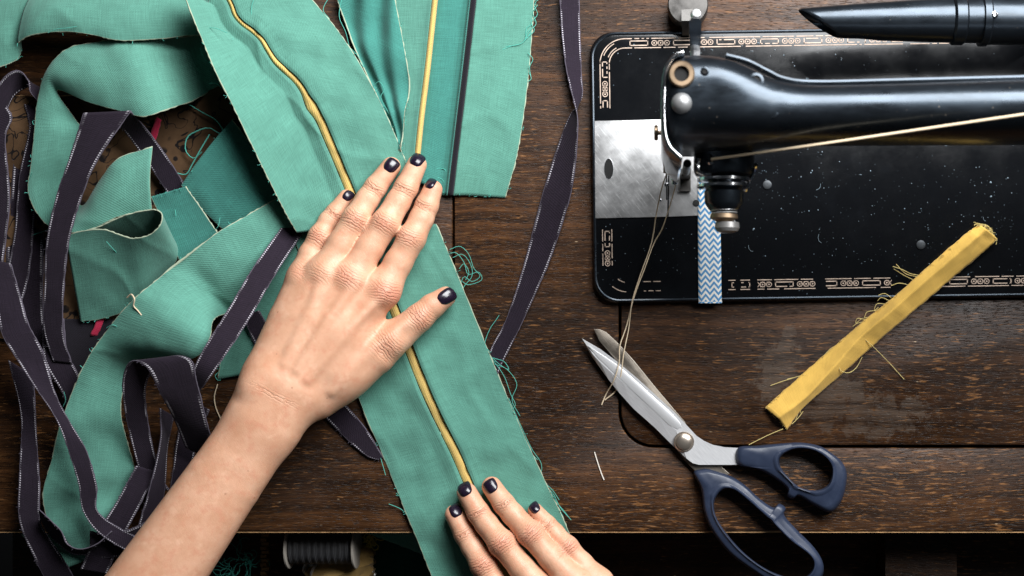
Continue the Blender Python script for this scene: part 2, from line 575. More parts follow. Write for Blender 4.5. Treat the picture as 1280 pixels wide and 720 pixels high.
def run(p0, p1, side, gaps=(), mod=27, shift=0.0):
    """border from p0 to p1 (plan px on the bed); side: unit vector towards the middle of the bed; gaps: worn spans 0..1"""
    p0 = Vector(p0); p1 = Vector(p1); L = (p1 - p0).length; d = (p1 - p0) / L; s = Vector(side)
    W = 11.5
    def pt(a, b): q = p0 + d * a + s * b; return B(q.x, q.y, zg)
    perp = B(*(p0 + s)) - B(*p0); along = B(*(p0 + d)) - B(*p0)
    def worn(a): return any(g0 <= a / L <= g1 for g0, g1 in gaps)
    def seg(a0, a1, b, w=1.5):
        step = 3.0; a = a0
        while a < a1 - 0.01:
            e = min(a + step, a1)
            if not worn((a + e) / 2) and R.random() > 0.09: gquad(pt(a, b), pt(e, b), w * S, perp)
            a = e
    seg(0, L, 0, 1.15); seg(0, L, W, 1.15)
    a = shift; k = 0
    while a + mod <= L:
        if k % 2 == 0:   # dark slot in a pale frame
            for b in (3.0, W - 3.0): seg(a + 2, a + mod - 2, b, 1.3)
            for e in (a + 2.5, a + mod - 2.5):
                if not worn(e): gquad(pt(e, 2.4), pt(e, W - 2.4), 1.2 * S, along)
        else:            # two scrolls
            for e in (a + 5.5, a + mod / 2, a + mod - 5.5):
                if worn(e): continue
                ring(pt(e, W / 2), 2.5 * S, 3.5 * S); ring(pt(e, W / 2), 0, 1.1 * S, 8)
            for e in (a + 9.5, a + mod - 9.5):
                if worn(e): continue
                for b0, b1 in ((2.5, W - 2.5), (W - 2.5, 2.5)):
                    A_ = pt(e - 2, b0); B_ = pt(e + 2, b1); dd = B_ - A_
                    gquad(A_, B_, 0.8 * S, Vector((-dd.y, dd.x, 0)))
        a += mod; k += 1


run((786, 52), (1400, 52), (0, 1), gaps=((0.48, 0.485), (0.56, 0.575), (0.66, 1.0)), shift=4)
run((755, 78), (755, 150), (1, 0), gaps=((0.83, 1.0),), mod=24)
run((755, 288), (755, 338), (1, 0), gaps=((0.30, 0.36), (0.9, 1.0)), mod=24)
run((796, 365), (1440, 365), (0, -1), gaps=((0.0, 0.015), (0.045, 0.175), (0.19, 0.20), (0.22, 0.235), (0.345, 0.365), (0.49, 0.55)), shift=116)
# rounded corners
for (cx, cy, a0, a1, gp) in ((786, 83, 180, 270, 0), (786, 335, 130, 95, 1)):
    for r_ in (31, 19.5):
        pts = arc(cx, cy, r_, a0, a1, 12)
        for i in range(12):
            if gp and r_ < 25 and i > 8: continue
            A_ = B(*pts[i], zg); B_ = B(*pts[i + 1], zg); dd = B_ - A_
            gquad(A_, B_, 1.15 * S, Vector((-dd.y, dd.x, 0)))
    if not gp:
        for r_ in (28.2, 22.3):
            pts = arc(cx, cy, r_, a0 + 22, a1 - 28, 8)
            for i in range(8):
                A_ = B(*pts[i], zg); B_ = B(*pts[i + 1], zg); dd = B_ - A_
                gquad(A_, B_, 1.1 * S, Vector((-dd.y, dd.x, 0)))
gb.build('gilt_border', M_gilt, bed, smooth=False)

# steel slide plate and needle plate, set flush into the bed
def plate(pts, name, hole=None, z=ZB + 0.0009):
    m = MB(); m.prism([B(*p)[:2] for p in pts], ZB - 0.002, z, 0.0004)
    return m.build(name, M_steel, mach, angle=40)

def bpt(px, py, z):      # pixel in the photo -> bed point (bed is nearly level with the table)
    return P(px, py, z)

zp = ZB + 0.0009
def plate_px(pts, name):
    m = MB(); m.prism([P(*p, zp)[:2] for p in pts], ZB - 0.002, zp, 0.0005)
    return m.build(name, M_steel, mach, angle=40)
sp = plate_px([(743, 151), (836.5, 149), (834, 271), (744, 273)], 'slide_plate')
npl = plate_px([(838, 149), (885, 148), (885, 269), (835.5, 271)], 'needle_plate')
m = MB(); c = P(761, 211, zp + 0.00015)
lens = []
for i in range(24):
    q = 2 * math.pi * i / 24
    lens.append((c.x + 4.6 * S * math.cos(q) * abs(math.cos(q)) ** 0.15 * (1), c.y + 11.5 * S * math.sin(q)))
m.add([(x, y, c.z) for x, y in lens], [tuple(range(24))]); m.build('finger_hole', M_bore, sp, smooth=False)
m = MB(); pts = [P(761 + 5.2 * math.cos(2 * math.pi * i / 24), 211 + 12.3 * math.sin(2 * math.pi * i / 24), zp + 0.0001) for i in range(25)]
m.tube(pts, 0.0004, 6, cap=False); m.build('hole_rim', M_chrome, sp)
for (px, py, r) in ((833, 231, 2.4), (826, 250, 1.4), (870, 254, 4.2)):
    m = MB(); c = P(px, py, zp + 0.0001); m.lathe(c, (0, 0, 1), [(0, r * S), (0.0002, r * S), (0.0003, r * S * .8)], 20); m.build('plate_screw', M_chrome if r < 3 else M_bore, npl)
m = MB(); a = P(833, 206, zp + 0.0002); b = P(833.5, 250, zp + 0.0002)
m.add([a + Vector((-.0004, 0, 0)), a + Vector((.0007, 0, 0)), b + Vector((.0004, 0, 0)), b + Vector((-.0004, 0, 0))], [(0, 1, 2, 3)]); m.build('needle_slot', M_bore, npl, smooth=False)
# screws in the bed
for (px, py) in ((959, 231), (1151, 306)):
    m = MB(); c = P(px, py, ZB); m.lathe(c, (0, 0, 1), [(0, 5.5 * S), (0.0006, 5.5 * S), (0.0009, 4.2 * S), (0.0009, 1.0 * S)], 20); m.build('bed_screw', plain('dull_steel', (.05, .055, .06), .5, .6), mach)


# --- the arm: lofted rounded sections along x (plan px), each: far y, near y, z low, z high, squareness
def section(x, y0, y1, z0, z1, e, n=48):
    cy, hy = (y0 + y1) / 2, (y1 - y0) / 2
    cz, hz = (z0 + z1) / 2, (z1 - z0) / 2
    r = []
    for k in range(n):
        q = 2 * math.pi * k / n
        c_, s_ = math.cos(q), math.sin(q)
        yy = math.copysign(abs(c_) ** (2 / e), c_) * hy; zz = math.copysign(abs(s_) ** (2 / e), s_) * hz
        g = G(x, cy + yy)
        r.append(Vector((g.x, g.y, cz + zz)))
    return r


keys = [(827, 156, 200, .080, .150, 2.6), (829, 147, 206, .072, .158, 3.0), (833, 135, 212, .066, .163, 3.3), (840, 127, 217, .062, .1655, 3.4), (850, 123, 219, .060, .166, 3.2), (875, 123, 219, .060, .166, 3.2),
        (893, 126, 219, .064, .1665, 3.0), (912, 133, 218.5, .074, .166, 2.8), (932, 143, 217.5, .086, .164, 2.6), (950, 149, 216.5, .094, .162, 2.4),
        (985, 153, 215.5, .098, .160, 2.25), (1060, 152, 215, .098, .161, 2.2), (1180, 149, 214.5, .096, .164, 2.2), (1330, 146, 214, .092, .168, 2.2), (1420, 144, 214, .06, .172, 2.6), (1450, 144, 216, .0065, .172, 3.0)]
ks = cr(keys, 90)
mb = MB(); mb.loft([section(*k) for k in ks])
arm = mb.build('arm', M_black, mach, angle=60)
mb = MB(); mb.loft([section(x, y0, y1, z0, z1, e) for (x, y0, y1, z0, z1, e) in ((1425, 142, 218, .0062, .165, 3.0), (1432, 140, 221, .0062, .172, 3.0), (1458, 142, 219, .0062, .172, 3.0))]); mb.build('pillar', M_black, mach)
# steel face plate closing the head
fpo = cr([(854, 63), (843, 67), (834, 77), (829, 91), (826.5, 118), (826.5, 150), (828.5, 170), (834, 184), (842, 193), (850, 200)], 40)
tg = np.gradient(fpo, axis=0); tg /= np.linalg.norm(tg, axis=1)[:, None]
inn_ = fpo + np.stack([tg[:, 1], -tg[:, 0]], 1) * -5.0
if inn_[20][0] < fpo[20][0]: inn_ = fpo + np.stack([tg[:, 1], -tg[:, 0]], 1) * 5.0
mb = MB(); mb.prism([P(p[0], p[1], .162)[:2] for p in list(fpo) + list(inn_[::-1])], .05, .162, .0004)
fp = mb.build('face_plate', M_chrome, mach)
# back seam of the arm
mb = MB()
ridge = [G(x, y - 2.0, z) for x, y, z in ((893, 130, .150), (915, 136, .150), (935, 145, .148), (955, 153, .146), (990, 155, .142), (1080, 153, .142), (1200, 150, .142), (1320, 147, .142))]
mb.tube([Vector(p) for p in cr(ridge, 60)], 0.0017, 8); mb.build('arm_seam', M_black, arm)

# fittings on top of the head
ztop = .1655
c = P(852, 93, ztop)
mb = MB(); mb.lathe(c + Vector((0, 0, -.003)), (0, 0, 1), [(0, .0074), (.0045, .0074), (.0055, .0066), (.0055, .0044), (.0035, .0040)], 40, cap=False); mb.build('bushing', M_brass, mach)
mb = MB(); mb.lathe(c + Vector((0, 0, -.003)), (0, 0, 1), [(.0034, .0042), (.0036, .0001)], 32, cap=False); mb.build('bushing_bore', M_bore, mach)
c = P(852, 129, ztop)
mb = MB(); mb.lathe(c + Vector((0, 0, -.003)), (0, 0, 1), [(0, .0060), (.0035, .0058), (.0055, .0047), (.0068, .0025), (.0071, .0001)], 32, cap=False); mb.build('regulator_stud', plain('satin_grey_steel', (.24, .24, .24), .45, .5), mach)
for (px, py, r) in ((881, 89, .0016), (965, 139, .0026), (945, 101, .003)):
    c = P(px, py, .1655 if px < 900 else .1615)
    mb = MB(); mb.lathe(c + Vector((0, 0, -.004)), (0, 0, 1), [(0.002, r * 1.6), (.0042, r * 1.5), (.0046, r), (.0040, r * .9)], 20, cap=False); mb.build('oil_hole', M_black, arm)
    mb = MB(); mb.lathe(c + Vector((0, 0, -.004)), (0, 0, 1), [(.0039, r * .95), (.00395, .0001)], 20, cap=False); mb.build('oil_hole_bore', M_bore, arm)
# thumb screw at the side of the face plate
a = G(825, 199, .125)
mb = MB(); mb.lathe(P(829, 166, .105), (-1, 0, 0), [(0, .0014), (.0030, .0014), (.0030, .0042), (.0036, .0048), (.0050, .0048), (.0056, .0040), (.0056, .0005)], 24); mb.build('thumb_screw', M_brass, fp)
# presser bar, needle bar, clamp, needle, presser foot
for (px, py, z0, z1, r, nm, mt) in ((840, 214, .045, .075, .0030, 'needle_bar', M_dull), (857, 216, .028, .075, .0026, 'presser_bar', M_dull)):
    c = P(px, py, z0); mb = MB(); mb.lathe(c, (0, 0, 1), [(0, r * .8), (.0008, r), (z1 - z0, r)], 20); mb.build(nm, mt, mach)
c = P(843, 223, .040)
mb = MB(); mb.lathe(c + Vector((0, 0.003, 0)), (0, -1, 0), [(0, .0020), (.001, .0026), (.004, .0026), (.0046, .0019), (.0070, .0019), (.0074, .0004)], 20); mb.build('needle_clamp', M_chrome, mach)
c = P(843, 219, ZB); mb = MB(); mb.lathe(Vector((c.x, c.y, ZB + .001)), (0, 0, 1), [(0, .0002), (.006, .0006), (.033, .0007)], 10); mb.build('needle', M_chrome, mach)
mb = MB(); c = P(857, 222, .012); mb.box((c.x - .0035, c.y - .009, .0085), (c.x + .0035, c.y + .006, .0105)); mb.box((c.x - .003, c.y - .001, .0105), (c.x + .003, c.y + .004, .030)); mb.build('presser_foot', M_dull, mach, smooth=False)
# lower edge of the face plate, seen below the head
mb = MB(); a = P(830, 196, .085); b = P(846, 232, .035)
mb.loft([[Vector((P(829, 0, .06).x, P(0, 198, .06).y, .105)), Vector((P(845, 0, .06).x, P(0, 200, .06).y, .105)), Vector((P(846, 0, .04).x, P(0, 214, .04).y, .038)), Vector((P(829, 0, .04).x, P(0, 212, .04).y, .038))],
         [Vector((P(829, 0, .06).x, P(0, 203, .06).y, .105)), Vector((P(845, 0, .06).x, P(0, 205, .06).y, .105)), Vector((P(846, 0, .04).x, P(0, 218, .04).y, .038)), Vector((P(829, 0, .04).x, P(0, 216, .04).y, .038))]])
mb.build('face_plate_skirt', M_brass, mach, smooth=False)

# thread tension on the front of the head
zt = .100
t0 = P(905, 205, zt)
def yy(py): return t0.y - P(905, py, zt).y
kk = (H - zt) / H * S
mb = MB(); mb.lathe(t0 + Vector((0, .01, 0)), (0, -1, 0), [(0, 38 * kk), (.01 + yy(214), 38 * kk), (.01 + yy(219), 36 * kk), (.01 + yy(221), 30 * kk)], 40); mb.build('tension_base', M_black, mach)
for py, r in ((225, 33), (233, 34)):
    mb = MB(); mb.lathe(t0, (0, -1, 0), [(yy(py) - .0012, r * kk * .7), (yy(py) - .0008, r * kk), (yy(py) + .0008, r * kk), (yy(py) + .0018, r * kk * .7)], 40); mb.build('tension_disc', M_chrome, mach)
mb = MB(); mb.lathe(t0, (0, -1, 0), [(0, 12 * kk), (yy(236), 22 * kk), (yy(240), 25 * kk), (yy(254), 24 * kk), (yy(262), 19 * kk), (yy(266), 12 * kk)], 36); mb.build('tension_housing', M_black, mach)
spg = []
for i in range(120):
    q = i / 119; ang = q * 2 * math.pi * 4; rr = (17 - 4 * q) * kk
    spg.append(t0 + Vector((rr * math.cos(ang), -(yy(262) + q * (yy(276) - yy(262))), rr * math.sin(ang))))
mb = MB(); mb.tube(spg, .0005, 6); mb.build('tension_spring', M_steel, mach)
mb = MB(); mb.lathe(t0, (0, -1, 0), [(yy(266), 6 * kk), (yy(268), 17 * kk), (yy(273), 17.5 * kk), (yy(275), 12 * kk), (yy(278), 9 * kk)], 32); mb.build('tension_nut', M_brass, mach)
mb = MB(); mb.lathe(t0 + Vector((.002, 0, -.001)), (0, -1, 0), [(yy(276), 6 * kk), (yy(278), 15 * kk), (yy(285), 15.5 * kk), (yy(289), 13 * kk), (yy(291), 8 * kk), (yy(291.5), .0002)], 32); mb.build('tension_stud', plain('tension_grey', (.30, .29, .28), .4, .5), mach)
mb = MB(); mb.tube([P(932, 238, .09), P(937, 226, .10), P(943, 214, .105), P(945, 206, .112)], .0013, 8); mb.build('check_spring', M_chrome, mach)
mb = MB(); mb.tube([P(p[0], p[1], .112) for p in ((874, 198), (872, 205), (873, 214), (880, 217), (889, 216))], .0016, 8); mb.build('thread_guide', M_chrome, mach)
mb = MB(); c = P(889, 201, .115); mb.lathe(c + Vector((0, .004, 0)), (0, -1, .3), [(0, .0012), (.004, .0020), (.006, .0021), (.0070, .0014), (.0072, .0002)], 16); mb.build('guide_stud', M_chrome, mach)

# lever behind the head and the plate it is fixed to
mb = MB(); c = P(860, 5, .02)
mb.lathe(c + Vector((0, 0, -.013)), (0, 0, 1), [(0, 25 * S), (.0115, 25 * S), (.013, 23.5 * S), (.0132, 6 * S)], 40); mb.build('hinge_disc', M_dull, mach)
mb = MB(); mb.loft([[P(852, 12, .03), P(866, 11, .03), P(866, 12, .024), P(852, 13, .024)], [P(852, 26, .031), P(868, 26, .031), P(868, 27, .025), P(852, 27, .025)], [P(853, 44, .012), P(866, 44, .012), P(866, 45, .006), P(853, 45, .006)]]); mb.build('hinge_bracket', M_dull, mach, smooth=False)
mb = MB()
lv = []
for (px, py, z, w) in ((868, 64, .10, 6.2), (869, 56, .105, 6.5), (869, 46, .112, 7), (869, 36, .118, 7.5), (869, 28, .122, 7.8), (868.5, 24, .124, 5)):
    k_ = (H - z) / H * S
    c = P(px, py, z)
    lv.append([c + Vector((-w * k_, 0, .002)), c + Vector((w * k_, 0, .002)), c + Vector((w * k_, 0, -.002)), c + Vector((-w * k_, 0, -.002))])
mb.loft(lv); mb.build('take_up_lever', M_chrome, mach)
mb = MB(); mb.lathe(P(870, 20, .122), (0, 0.2, 1), [(-.004, .0018), (0, .0032), (.002, .0034), (.0042, .0024), (.0048, .0003)], 20); mb.build('lever_tip', M_steel, mach)
mb = MB(); a = P(869, 62, .10); mb.tube([a, Vector((a.x, G(0, 136).y, .095))], .003, 10); mb.build('lever_shaft', M_steel, mach)

# --- black tubular shade lying over the bed's far edge
zt = .055
tube_t = thing('tube_nozzle', P(1140, 28, zt) - Vector((0, 0, zt - ZB)), 'glossy black tube with slanted open end and ringed collar at the top corner', 'tube')
kz = (H - zt) / H * S
rings = []
def tring(px, py, r, slant=0.0, n=40):
    c = P(px, py, zt); o = []
    for k in range(n):
        q = 2 * math.pi * k / n
        yv, zv = math.cos(q) * r * kz, math.sin(q) * r * kz
        o.append(Vector((c.x - yv / (r * kz) * slant * kz, c.y + yv, c.z + zv)))
    return o
rings = [tring(1026, 29, 11, 16), tring(1024, 29, 17, 24), tring(1028, 29, 18.5, 24), tring(1060, 27.5, 20.5, 14), tring(1100, 27, 23.5, 4), tring(1150, 26, 26), tring(1188, 25.5, 27.5)]
mb = MB(); mb.loft([tring(1032, 29, 14.5, 20), tring(1022, 29, 16.5, 24), tring(1024, 29, 18.0, 24)] + rings[2:]); mb.build('spout', M_black, tube_t, angle=60)
mb = MB(); mb.loft([tring(1188.5, 25.5, 28), tring(1191, 25.5, 30.5), tring(1203, 25.5, 30.5), tring(1205, 25.5, 29)]); mb.build('collar', M_black, tube_t)
mb = MB(); mb.loft([tring(1205.5, 25.5, 28), tring(1224, 25.5, 28), tring(1225, 25.5, 32), tring(1233, 25.5, 32), tring(1235, 25.5, 30), tring(1400, 25.5, 30)]); mb.build('sleeve', M_black, tube_t)
c = P(1243, 19, zt + .0152); mb = MB(); mb.lathe(c, (0, 0, 1), [(0, .0022), (.0012, .0022), (.0016, .0012), (.0010, .0006)], 16); mb.build('sleeve_screw', M_chrome, tube_t)
mb = MB(); c = P(1330, 26, zt); mb.box((c.x - .012, c.y - .012, ZB + .0003), (c.x + .012, c.y + .012, zt - .01)); mb.build('support', M_black, tube_t, smooth=False)

# dust, lint and paint chips on the bed
db = MB()
for i in range(420):
    px = R.uniform(905, 1275) if R.random() < 0.8 else R.uniform(755, 905); py = R.uniform(205, 345) if R.random() < .75 else R.uniform(70, 340)
    if px < 890 and 140 < py < 280: continue
    c = P(px, py, ZB + .0002); r = R.choice((.35, .45, .5, .6, .8, 1.2)) * S * (1.3 if R.random() < .05 else .6)
    n = 6; q0 = R.random() * 6
    ring_ = [c + Vector((r * R.uniform(.5, 1.2) * math.cos(q0 + 2 * math.pi * k / n), r * R.uniform(.5, 1.2) * math.sin(q0 + 2 * math.pi * k / n), 0)) for k in range(n)]
    top = [p.lerp(c, .5) + Vector((0, 0, r * .4)) for p in ring_]
    db.loft([ring_, top])
for i in range(4):
    px = R.uniform(910, 1270); py = R.uniform(200, 335); q = R.random() * 6; L = R.uniform(4, 13)
    db.tube([P(px + L * s_ * math.cos(q + s_), py + L * s_ * math.sin(q + s_), ZB + .0005) for s_ in (0, .35, .7, 1)], .00013, 5)
tag(db.build('dust', plain('dust_grey', (.20, .26, .30), .9), smooth=False), 'pale dust specks and lint on the black machine bed', 'dust', kind='stuff')
# ---------------------------------------------------------------- cloth sheets
def sheet(name, mat, curves, parent=None, n=70, per=10, thick=0.0007, prof=None, edge=None, wrinkle=0.0006, wscale=28, jitter=0.0004, tape=None, seed=0, bow=0.0, sel='LR'):
    """cloth surface lofted across curves (each a list of (px, py, z mm)); prof(u, v) -> extra height in m; per: columns between curves"""
    cs = [cr([(c[0], c[1], c[2]) for c in cv], n) for cv in curves]
    pts3 = [[P(a[0], a[1], a[2] / 1000) for a in c] for c in cs]
    rows = []; uvs = []
    ulen = 0.0
    K = len(cs)
    mids = []
    for i in range(n):
        row = []
        if K > 2:
            ctl = [np.array(pts3[k][i]) for k in range(K)]
            row = [ctl[0]]
            for k in range(K - 1):
                for j in range(1, per + 1): row.append(ctl[k] * (1 - j / per) + ctl[k + 1] * j / per)
        else:
            a, b = np.array(pts3[0][i]), np.array(pts3[1][i])
            for j in range(per + 1):
                t = j / per
                p = a * (1 - t) + b * t
                p = p + np.array([0, 0, bow * 4 * t * (1 - t)])
                row.append(p)
        if edge is not None and edge is not mat:
            if 'R' in sel:
                q_ = np.linalg.norm(row[-1] - row[-2]) + 1e-9; row.insert(-1, row[-1] + (row[-2] - row[-1]) * min(.45, .0005 / q_))
            if 'L' in sel:
                q_ = np.linalg.norm(row[1] - row[0]) + 1e-9; row.insert(1, row[0] + (row[1] - row[0]) * min(.45, .0005 / q_))
        rows.append(row)
        mids.append((row[0] + row[-1]) / 2)
    m = len(rows[0])
    V = []; UV = []
    for i in range(n):
        if i: ulen += float(np.linalg.norm(mids[i] - mids[i - 1]))
        row = rows[i]
        d = [0.0]
        for j in range(1, m): d.append(d[-1] + float(np.linalg.norm(row[j] - row[j - 1])))
        w = d[-1]
        for j in range(m):
            p = Vector(row[j])
            t = j / (m - 1)
            if wrinkle:
                p.z += wrinkle * mnoise.noise(Vector((p.x * wscale + seed, p.y * wscale, p.z * wscale))) + wrinkle * .5 * mnoise.noise(Vector((p.x * wscale * 2.7 + seed, p.y * wscale * 2.7, 3)))
            if wrinkle >= .0008:
                q_ = 1 - abs(mnoise.noise(Vector((p.x * 17 + seed * 3.1, p.y * 17, 7.7))))
                p.z += .0011 * q_ ** 14
            if j in (0, m - 1) and jitter:
                e = Vector(row[j]) - Vector(row[1 if j == 0 else m - 2])
                if e.length > 1e-7: p += e.normalized() * jitter * (R.random() - .5) * 2
            if prof: p.z += prof(i / (n - 1), t)
            V.append(tuple(p))
            vv = (d[j] - w / 2)
            if tape: vv = (d[j] / max(w, 1e-6) - .5) * tape
            UV.append((ulen, vv))
    F = []
    for i in range(n - 1):
        for j in range(m - 1):
            F.append((i * m + j, i * m + j + 1, (i + 1) * m + j + 1, (i + 1) * m + j))
    # keep the face normals up on average
    me = bpy.data.meshes.new(name)
    me.from_pydata(V, [], F); me.update()
    if sum(p.normal.z * p.area for p in me.polygons) < 0:
        me.flip_normals()
    ul = me.uv_layers.new(name='UVMap')
    for lp in me.loops: ul.data[lp.index].uv = UV[lp.vertex_index]
    me.polygons.foreach_set('use_smooth', [True] * len(me.polygons))
    if edge is not None and edge is not mat:
        mi = []
        for i in range(n - 1):
            for j in range(m - 1): mi.append(1 if (j == 0 and 'L' in sel) or (j == m - 2 and 'R' in sel) else 0)
        o = None
    else: mi = None
    o = link_mesh(name, me, [mat, edge or mat], parent)
    if mi: me.polygons.foreach_set('material_index', mi)
    s_ = o.modifiers.new('thickness', 'SOLIDIFY'); s_.thickness = thick; s_.offset = -1; s_.use_even_offset = False
    s_.material_offset_rim = 1
    return o


def squiggle(p, ang, L, z=0.0006, curl=1.0, n=14, rnd=R):
    """plan-view fray thread starting at photo pixel p, heading ang (deg, 0 = right, 90 = up), length L px"""
    x, y = p; a = math.radians(ang); pts = []
    turn = rnd.uniform(-1, 1) * curl * 0.32
    for i in range(n):
        pts.append(P(x, y, z + 0.0016 * abs(math.sin(i * .5 + x))))
        x += math.cos(a) * L / n; y -= math.sin(a) * L / n
        a += turn + rnd.uniform(-.35, .35) * curl
        if rnd.random() < .12: turn = -turn
    return pts


def fringe(name, mat, parent, edges, count, Lr=(4, 14), r=.00026, z=.001, side=1, extra=()):
    """fray along an edge polyline (px, py, z mm) pointing to one side, plus hand-placed longer threads"""
    mb = MB()
    for e in edges:
        c = cr(e, 80)
        for _ in range(count):
            i = R.randint(0, 78)
            p = c[i]; t = c[i + 1] - c[i]
            nrm = math.degrees(math.atan2(-(t[0]) * side, -(t[1]) * side) ) if False else math.degrees(math.atan2(-(t[0] * side), (-t[1]) * side * -1 * -1))
            ang = math.degrees(math.atan2(-t[1], t[0])) - 90 * side + R.uniform(-70, 70)
            mb.tube(squiggle((p[0], p[1]), ang, R.uniform(*Lr), p[2] / 1000, 1.0, 7), r * R.uniform(.6, 1.1), 4)
    for e in extra:
        pts = cr([(a[0], a[1], a[2] if len(a) > 2 else 2) for a in e], 26)
        mb.tube([P(a[0], a[1], a[2] / 1000) for a in pts], r * 1.25, 5)
    o = mb.build(name, mat, parent)
    if parent is not None: o['kind'] = 'stuff'
    return o


def cloth_thing(name, at_px, label, cat, group=None, z=0.0):
    return thing(name, P(at_px[0], at_px[1], z), label, cat, group)


def zip3(xy, z):
    zs = z if isinstance(z, (list, tuple)) else [z] * len(xy)
    return [(a[0], a[1], q) for a, q in zip(xy, zs)]


GS = 'green cotton strips on the table'
# --- strip B: under both hands, down over the front of the table
sB = cloth_thing('cloth_strip', (560, 500), 'green strip with yellow ribbon down its middle, under both hands and over the table edge', 'cloth strip', GS)
BL = [(362, 285), (395, 370), (447, 495), (490, 600), (516, 662), (545, 735)]
BM = [(452, 290), (484, 365), (531, 486), (571, 571), (606, 655), (640, 735)]
BRr = [(546, 280), (580, 362), (632, 490), (682, 602), (706, 652), (738, 735)]


def groove(w, h, width=None):
    def f(u, v):
        d = abs(v - .5)
        if d < w: return -0.0
        return h * math.exp(-((d - w) / .10) ** 2) * min(1, (d - w) / .004)
    return f


def strip_with_piping(root, L, M, Rr, zl, zm, zr, hw, matc, edge, pip_mat, seed, amp=.0012):
    """two panels meeting along the piping M, with hw px half width of the ribbon"""
    n = 90
    Lc, Mc, Rc = cr(zip3(L, zl), n), cr(zip3(M, zm), n), cr(zip3(Rr, zr), n)
    t = np.gradient(Mc, axis=0)[:, :2]; t /= np.linalg.norm(t, axis=1)[:, None] + 1e-9
    nrm = np.stack([-t[:, 1], t[:, 0]], 1)
    sg = np.sign(((Rc - Lc)[:, :2] * nrm).sum(1))[:, None]; nrm *= sg
    hwv = hw if isinstance(hw, np.ndarray) else np.full(n, float(hw))
    fold = 1.9
    def sd(s, outer):
        e0 = Mc.copy(); e0[:, :2] += nrm * (s * hwv)[:, None]; e0[:, 2] -= 0.9
        e1 = Mc.copy(); e1[:, :2] += nrm * (s * (hwv + .8))[:, None]; e1[:, 2] += fold * .8
        e2 = Mc.copy(); e2[:, :2] += nrm * (s * (hwv + 4.0))[:, None]; e2[:, 2] += fold
        e3 = Mc.copy(); e3[:, :2] += nrm * (s * (hwv + 17))[:, None]; e3[:, 2] += fold * .35
        e4 = .5 * (e3 + outer); e4[:, 2] = .5 * (e3[:, 2] + outer[:, 2])
        cs_ = [outer, e4, e3, e2, e1, e0]
        return cs_ if s < 0 else cs_[::-1]
    a = sheet('panel', matc, sd(-1, Lc), root, n=n, per=8, edge=edge, sel='L', wrinkle=amp, seed=seed)
    b = sheet('panel', matc, sd(1, Rc), root, n=n, per=8, edge=edge, sel='R', wrinkle=amp, seed=seed)
    # the ribbon between the panels, gently rounded
    rb = []
    for s in (-1, -.75, -.3, .3, .75, 1):
        e = Mc.copy(); e[:, :2] += nrm * (s * (hwv - .4))[:, None]; e[:, 2] += 1.15 * (1 - s * s) - .1
        rb.append(e)
    p = sheet('piping', pip_mat, rb, root, n=n, per=3, wrinkle=.0006, wscale=110, seed=seed + 3, jitter=0)
    return a, b, p


hwB = np.linspace(6.2, 5.0, 90)
a, b, p = strip_with_piping(sB, BL, BM, BRr, [3, 2.5, 2, 2, 2, -4], [3.5, 3.5, 3, 3, 2.5, -3], [2, 2, 2, 2, 2, -4], hwB, M_teal, M_teal_edge, M_yellow_p, 1.0, .0022)
fringe('frayed_fringe', M_thread_teal, sB, [zip3(BRr[:5], 2)], 14, (2, 7), .00018, side=-1, extra=[
    [(562, 312), (575, 308), (586, 318), (592, 335), (600, 345), (590, 352), (580, 346), (574, 360)],
    [(560, 318), (570, 316), (580, 328), (585, 343), (598, 340), (602, 350), (586, 356), (578, 352)],
    [(566, 322), (578, 318), (588, 330), (590, 345), (580, 358), (577, 366)],
    [(574, 336), (580, 330), (586, 340), (582, 350)],
    [(612, 440), (606, 430), (612, 412), (620, 400), (624, 394)], [(614, 446), (625, 456), (636, 462), (630, 452), (618, 448)],
    [(616, 450), (630, 470), (638, 492), (644, 505), (641, 512)], [(618, 455), (634, 462), (646, 480), (640, 500), (650, 520)],
    [(636, 498), (650, 530), (664, 560), (676, 578), (676, 590), (668, 580), (655, 550)], [(645, 520), (652, 545), (664, 566), (672, 575)],
    [(678, 604), (688, 615), (696, 628), (706, 640), (712, 648)], [(680, 606), (692, 618), (700, 634), (714, 650)], [(679, 608), (686, 622), (697, 634), (704, 646)], [(676, 600), (690, 612), (699, 625)],
    [(605, 470), (612, 452), (618, 447)]])
fringe('frayed_fringe', M_thread_teal, sB, [zip3(BL[2:5], 2)], 9, (2, 5), .00018, side=1, extra=[[(486, 630), (494, 633), (502, 637), (508, 644)], [(474, 566), (478, 580), (482, 594)], [(568, 386), (573, 394), (575, 403)]])

# --- strip A: from the top edge down to the left hand
sA = cloth_thing('cloth_strip', (380, 120), 'wide green strip with a wavy yellow cord running from the far edge to the fingertips', 'cloth strip', GS)
AL = [(224, -20), (268, 85), (310, 172), (345, 243), (371, 291)]
AM = [(270, -14), (322, 48), (381, 118), (413, 180), (452, 275)]
AR = [(374, -20), (430, 48), (472, 120), (503, 190), (520, 240)]
wv = np.interp(np.linspace(0, 1, 90), [0, .3, .5, .56, .62, 1], [2.6, 3.0, 4.0, 6.8, 5.4, 5.2])
AMw = cr(AM, 24).copy(); q = np.linspace(0, 1, 24); AMw[:, 0] += 4.0 * np.sin(q * 31) * np.clip(1 - q * 1.35, 0, 1); AMw[:, 1] -= 2.0 * np.sin(q * 31) * np.clip(1 - q * 1.35, 0, 1)
zz = lambda a: list(np.interp(np.linspace(0, 1, 24), np.linspace(0, 1, len(a)), a))
a, b, p = strip_with_piping(sA, AL, [tuple(x) for x in AMw], AR, [48, 48, 40, 25, 13], zz([28, 26, 18, 11, 6]), [14, 13, 10, 7, 6], wv, M_teal, M_teal_edge, M_yellow_p, 5.0, .0022)
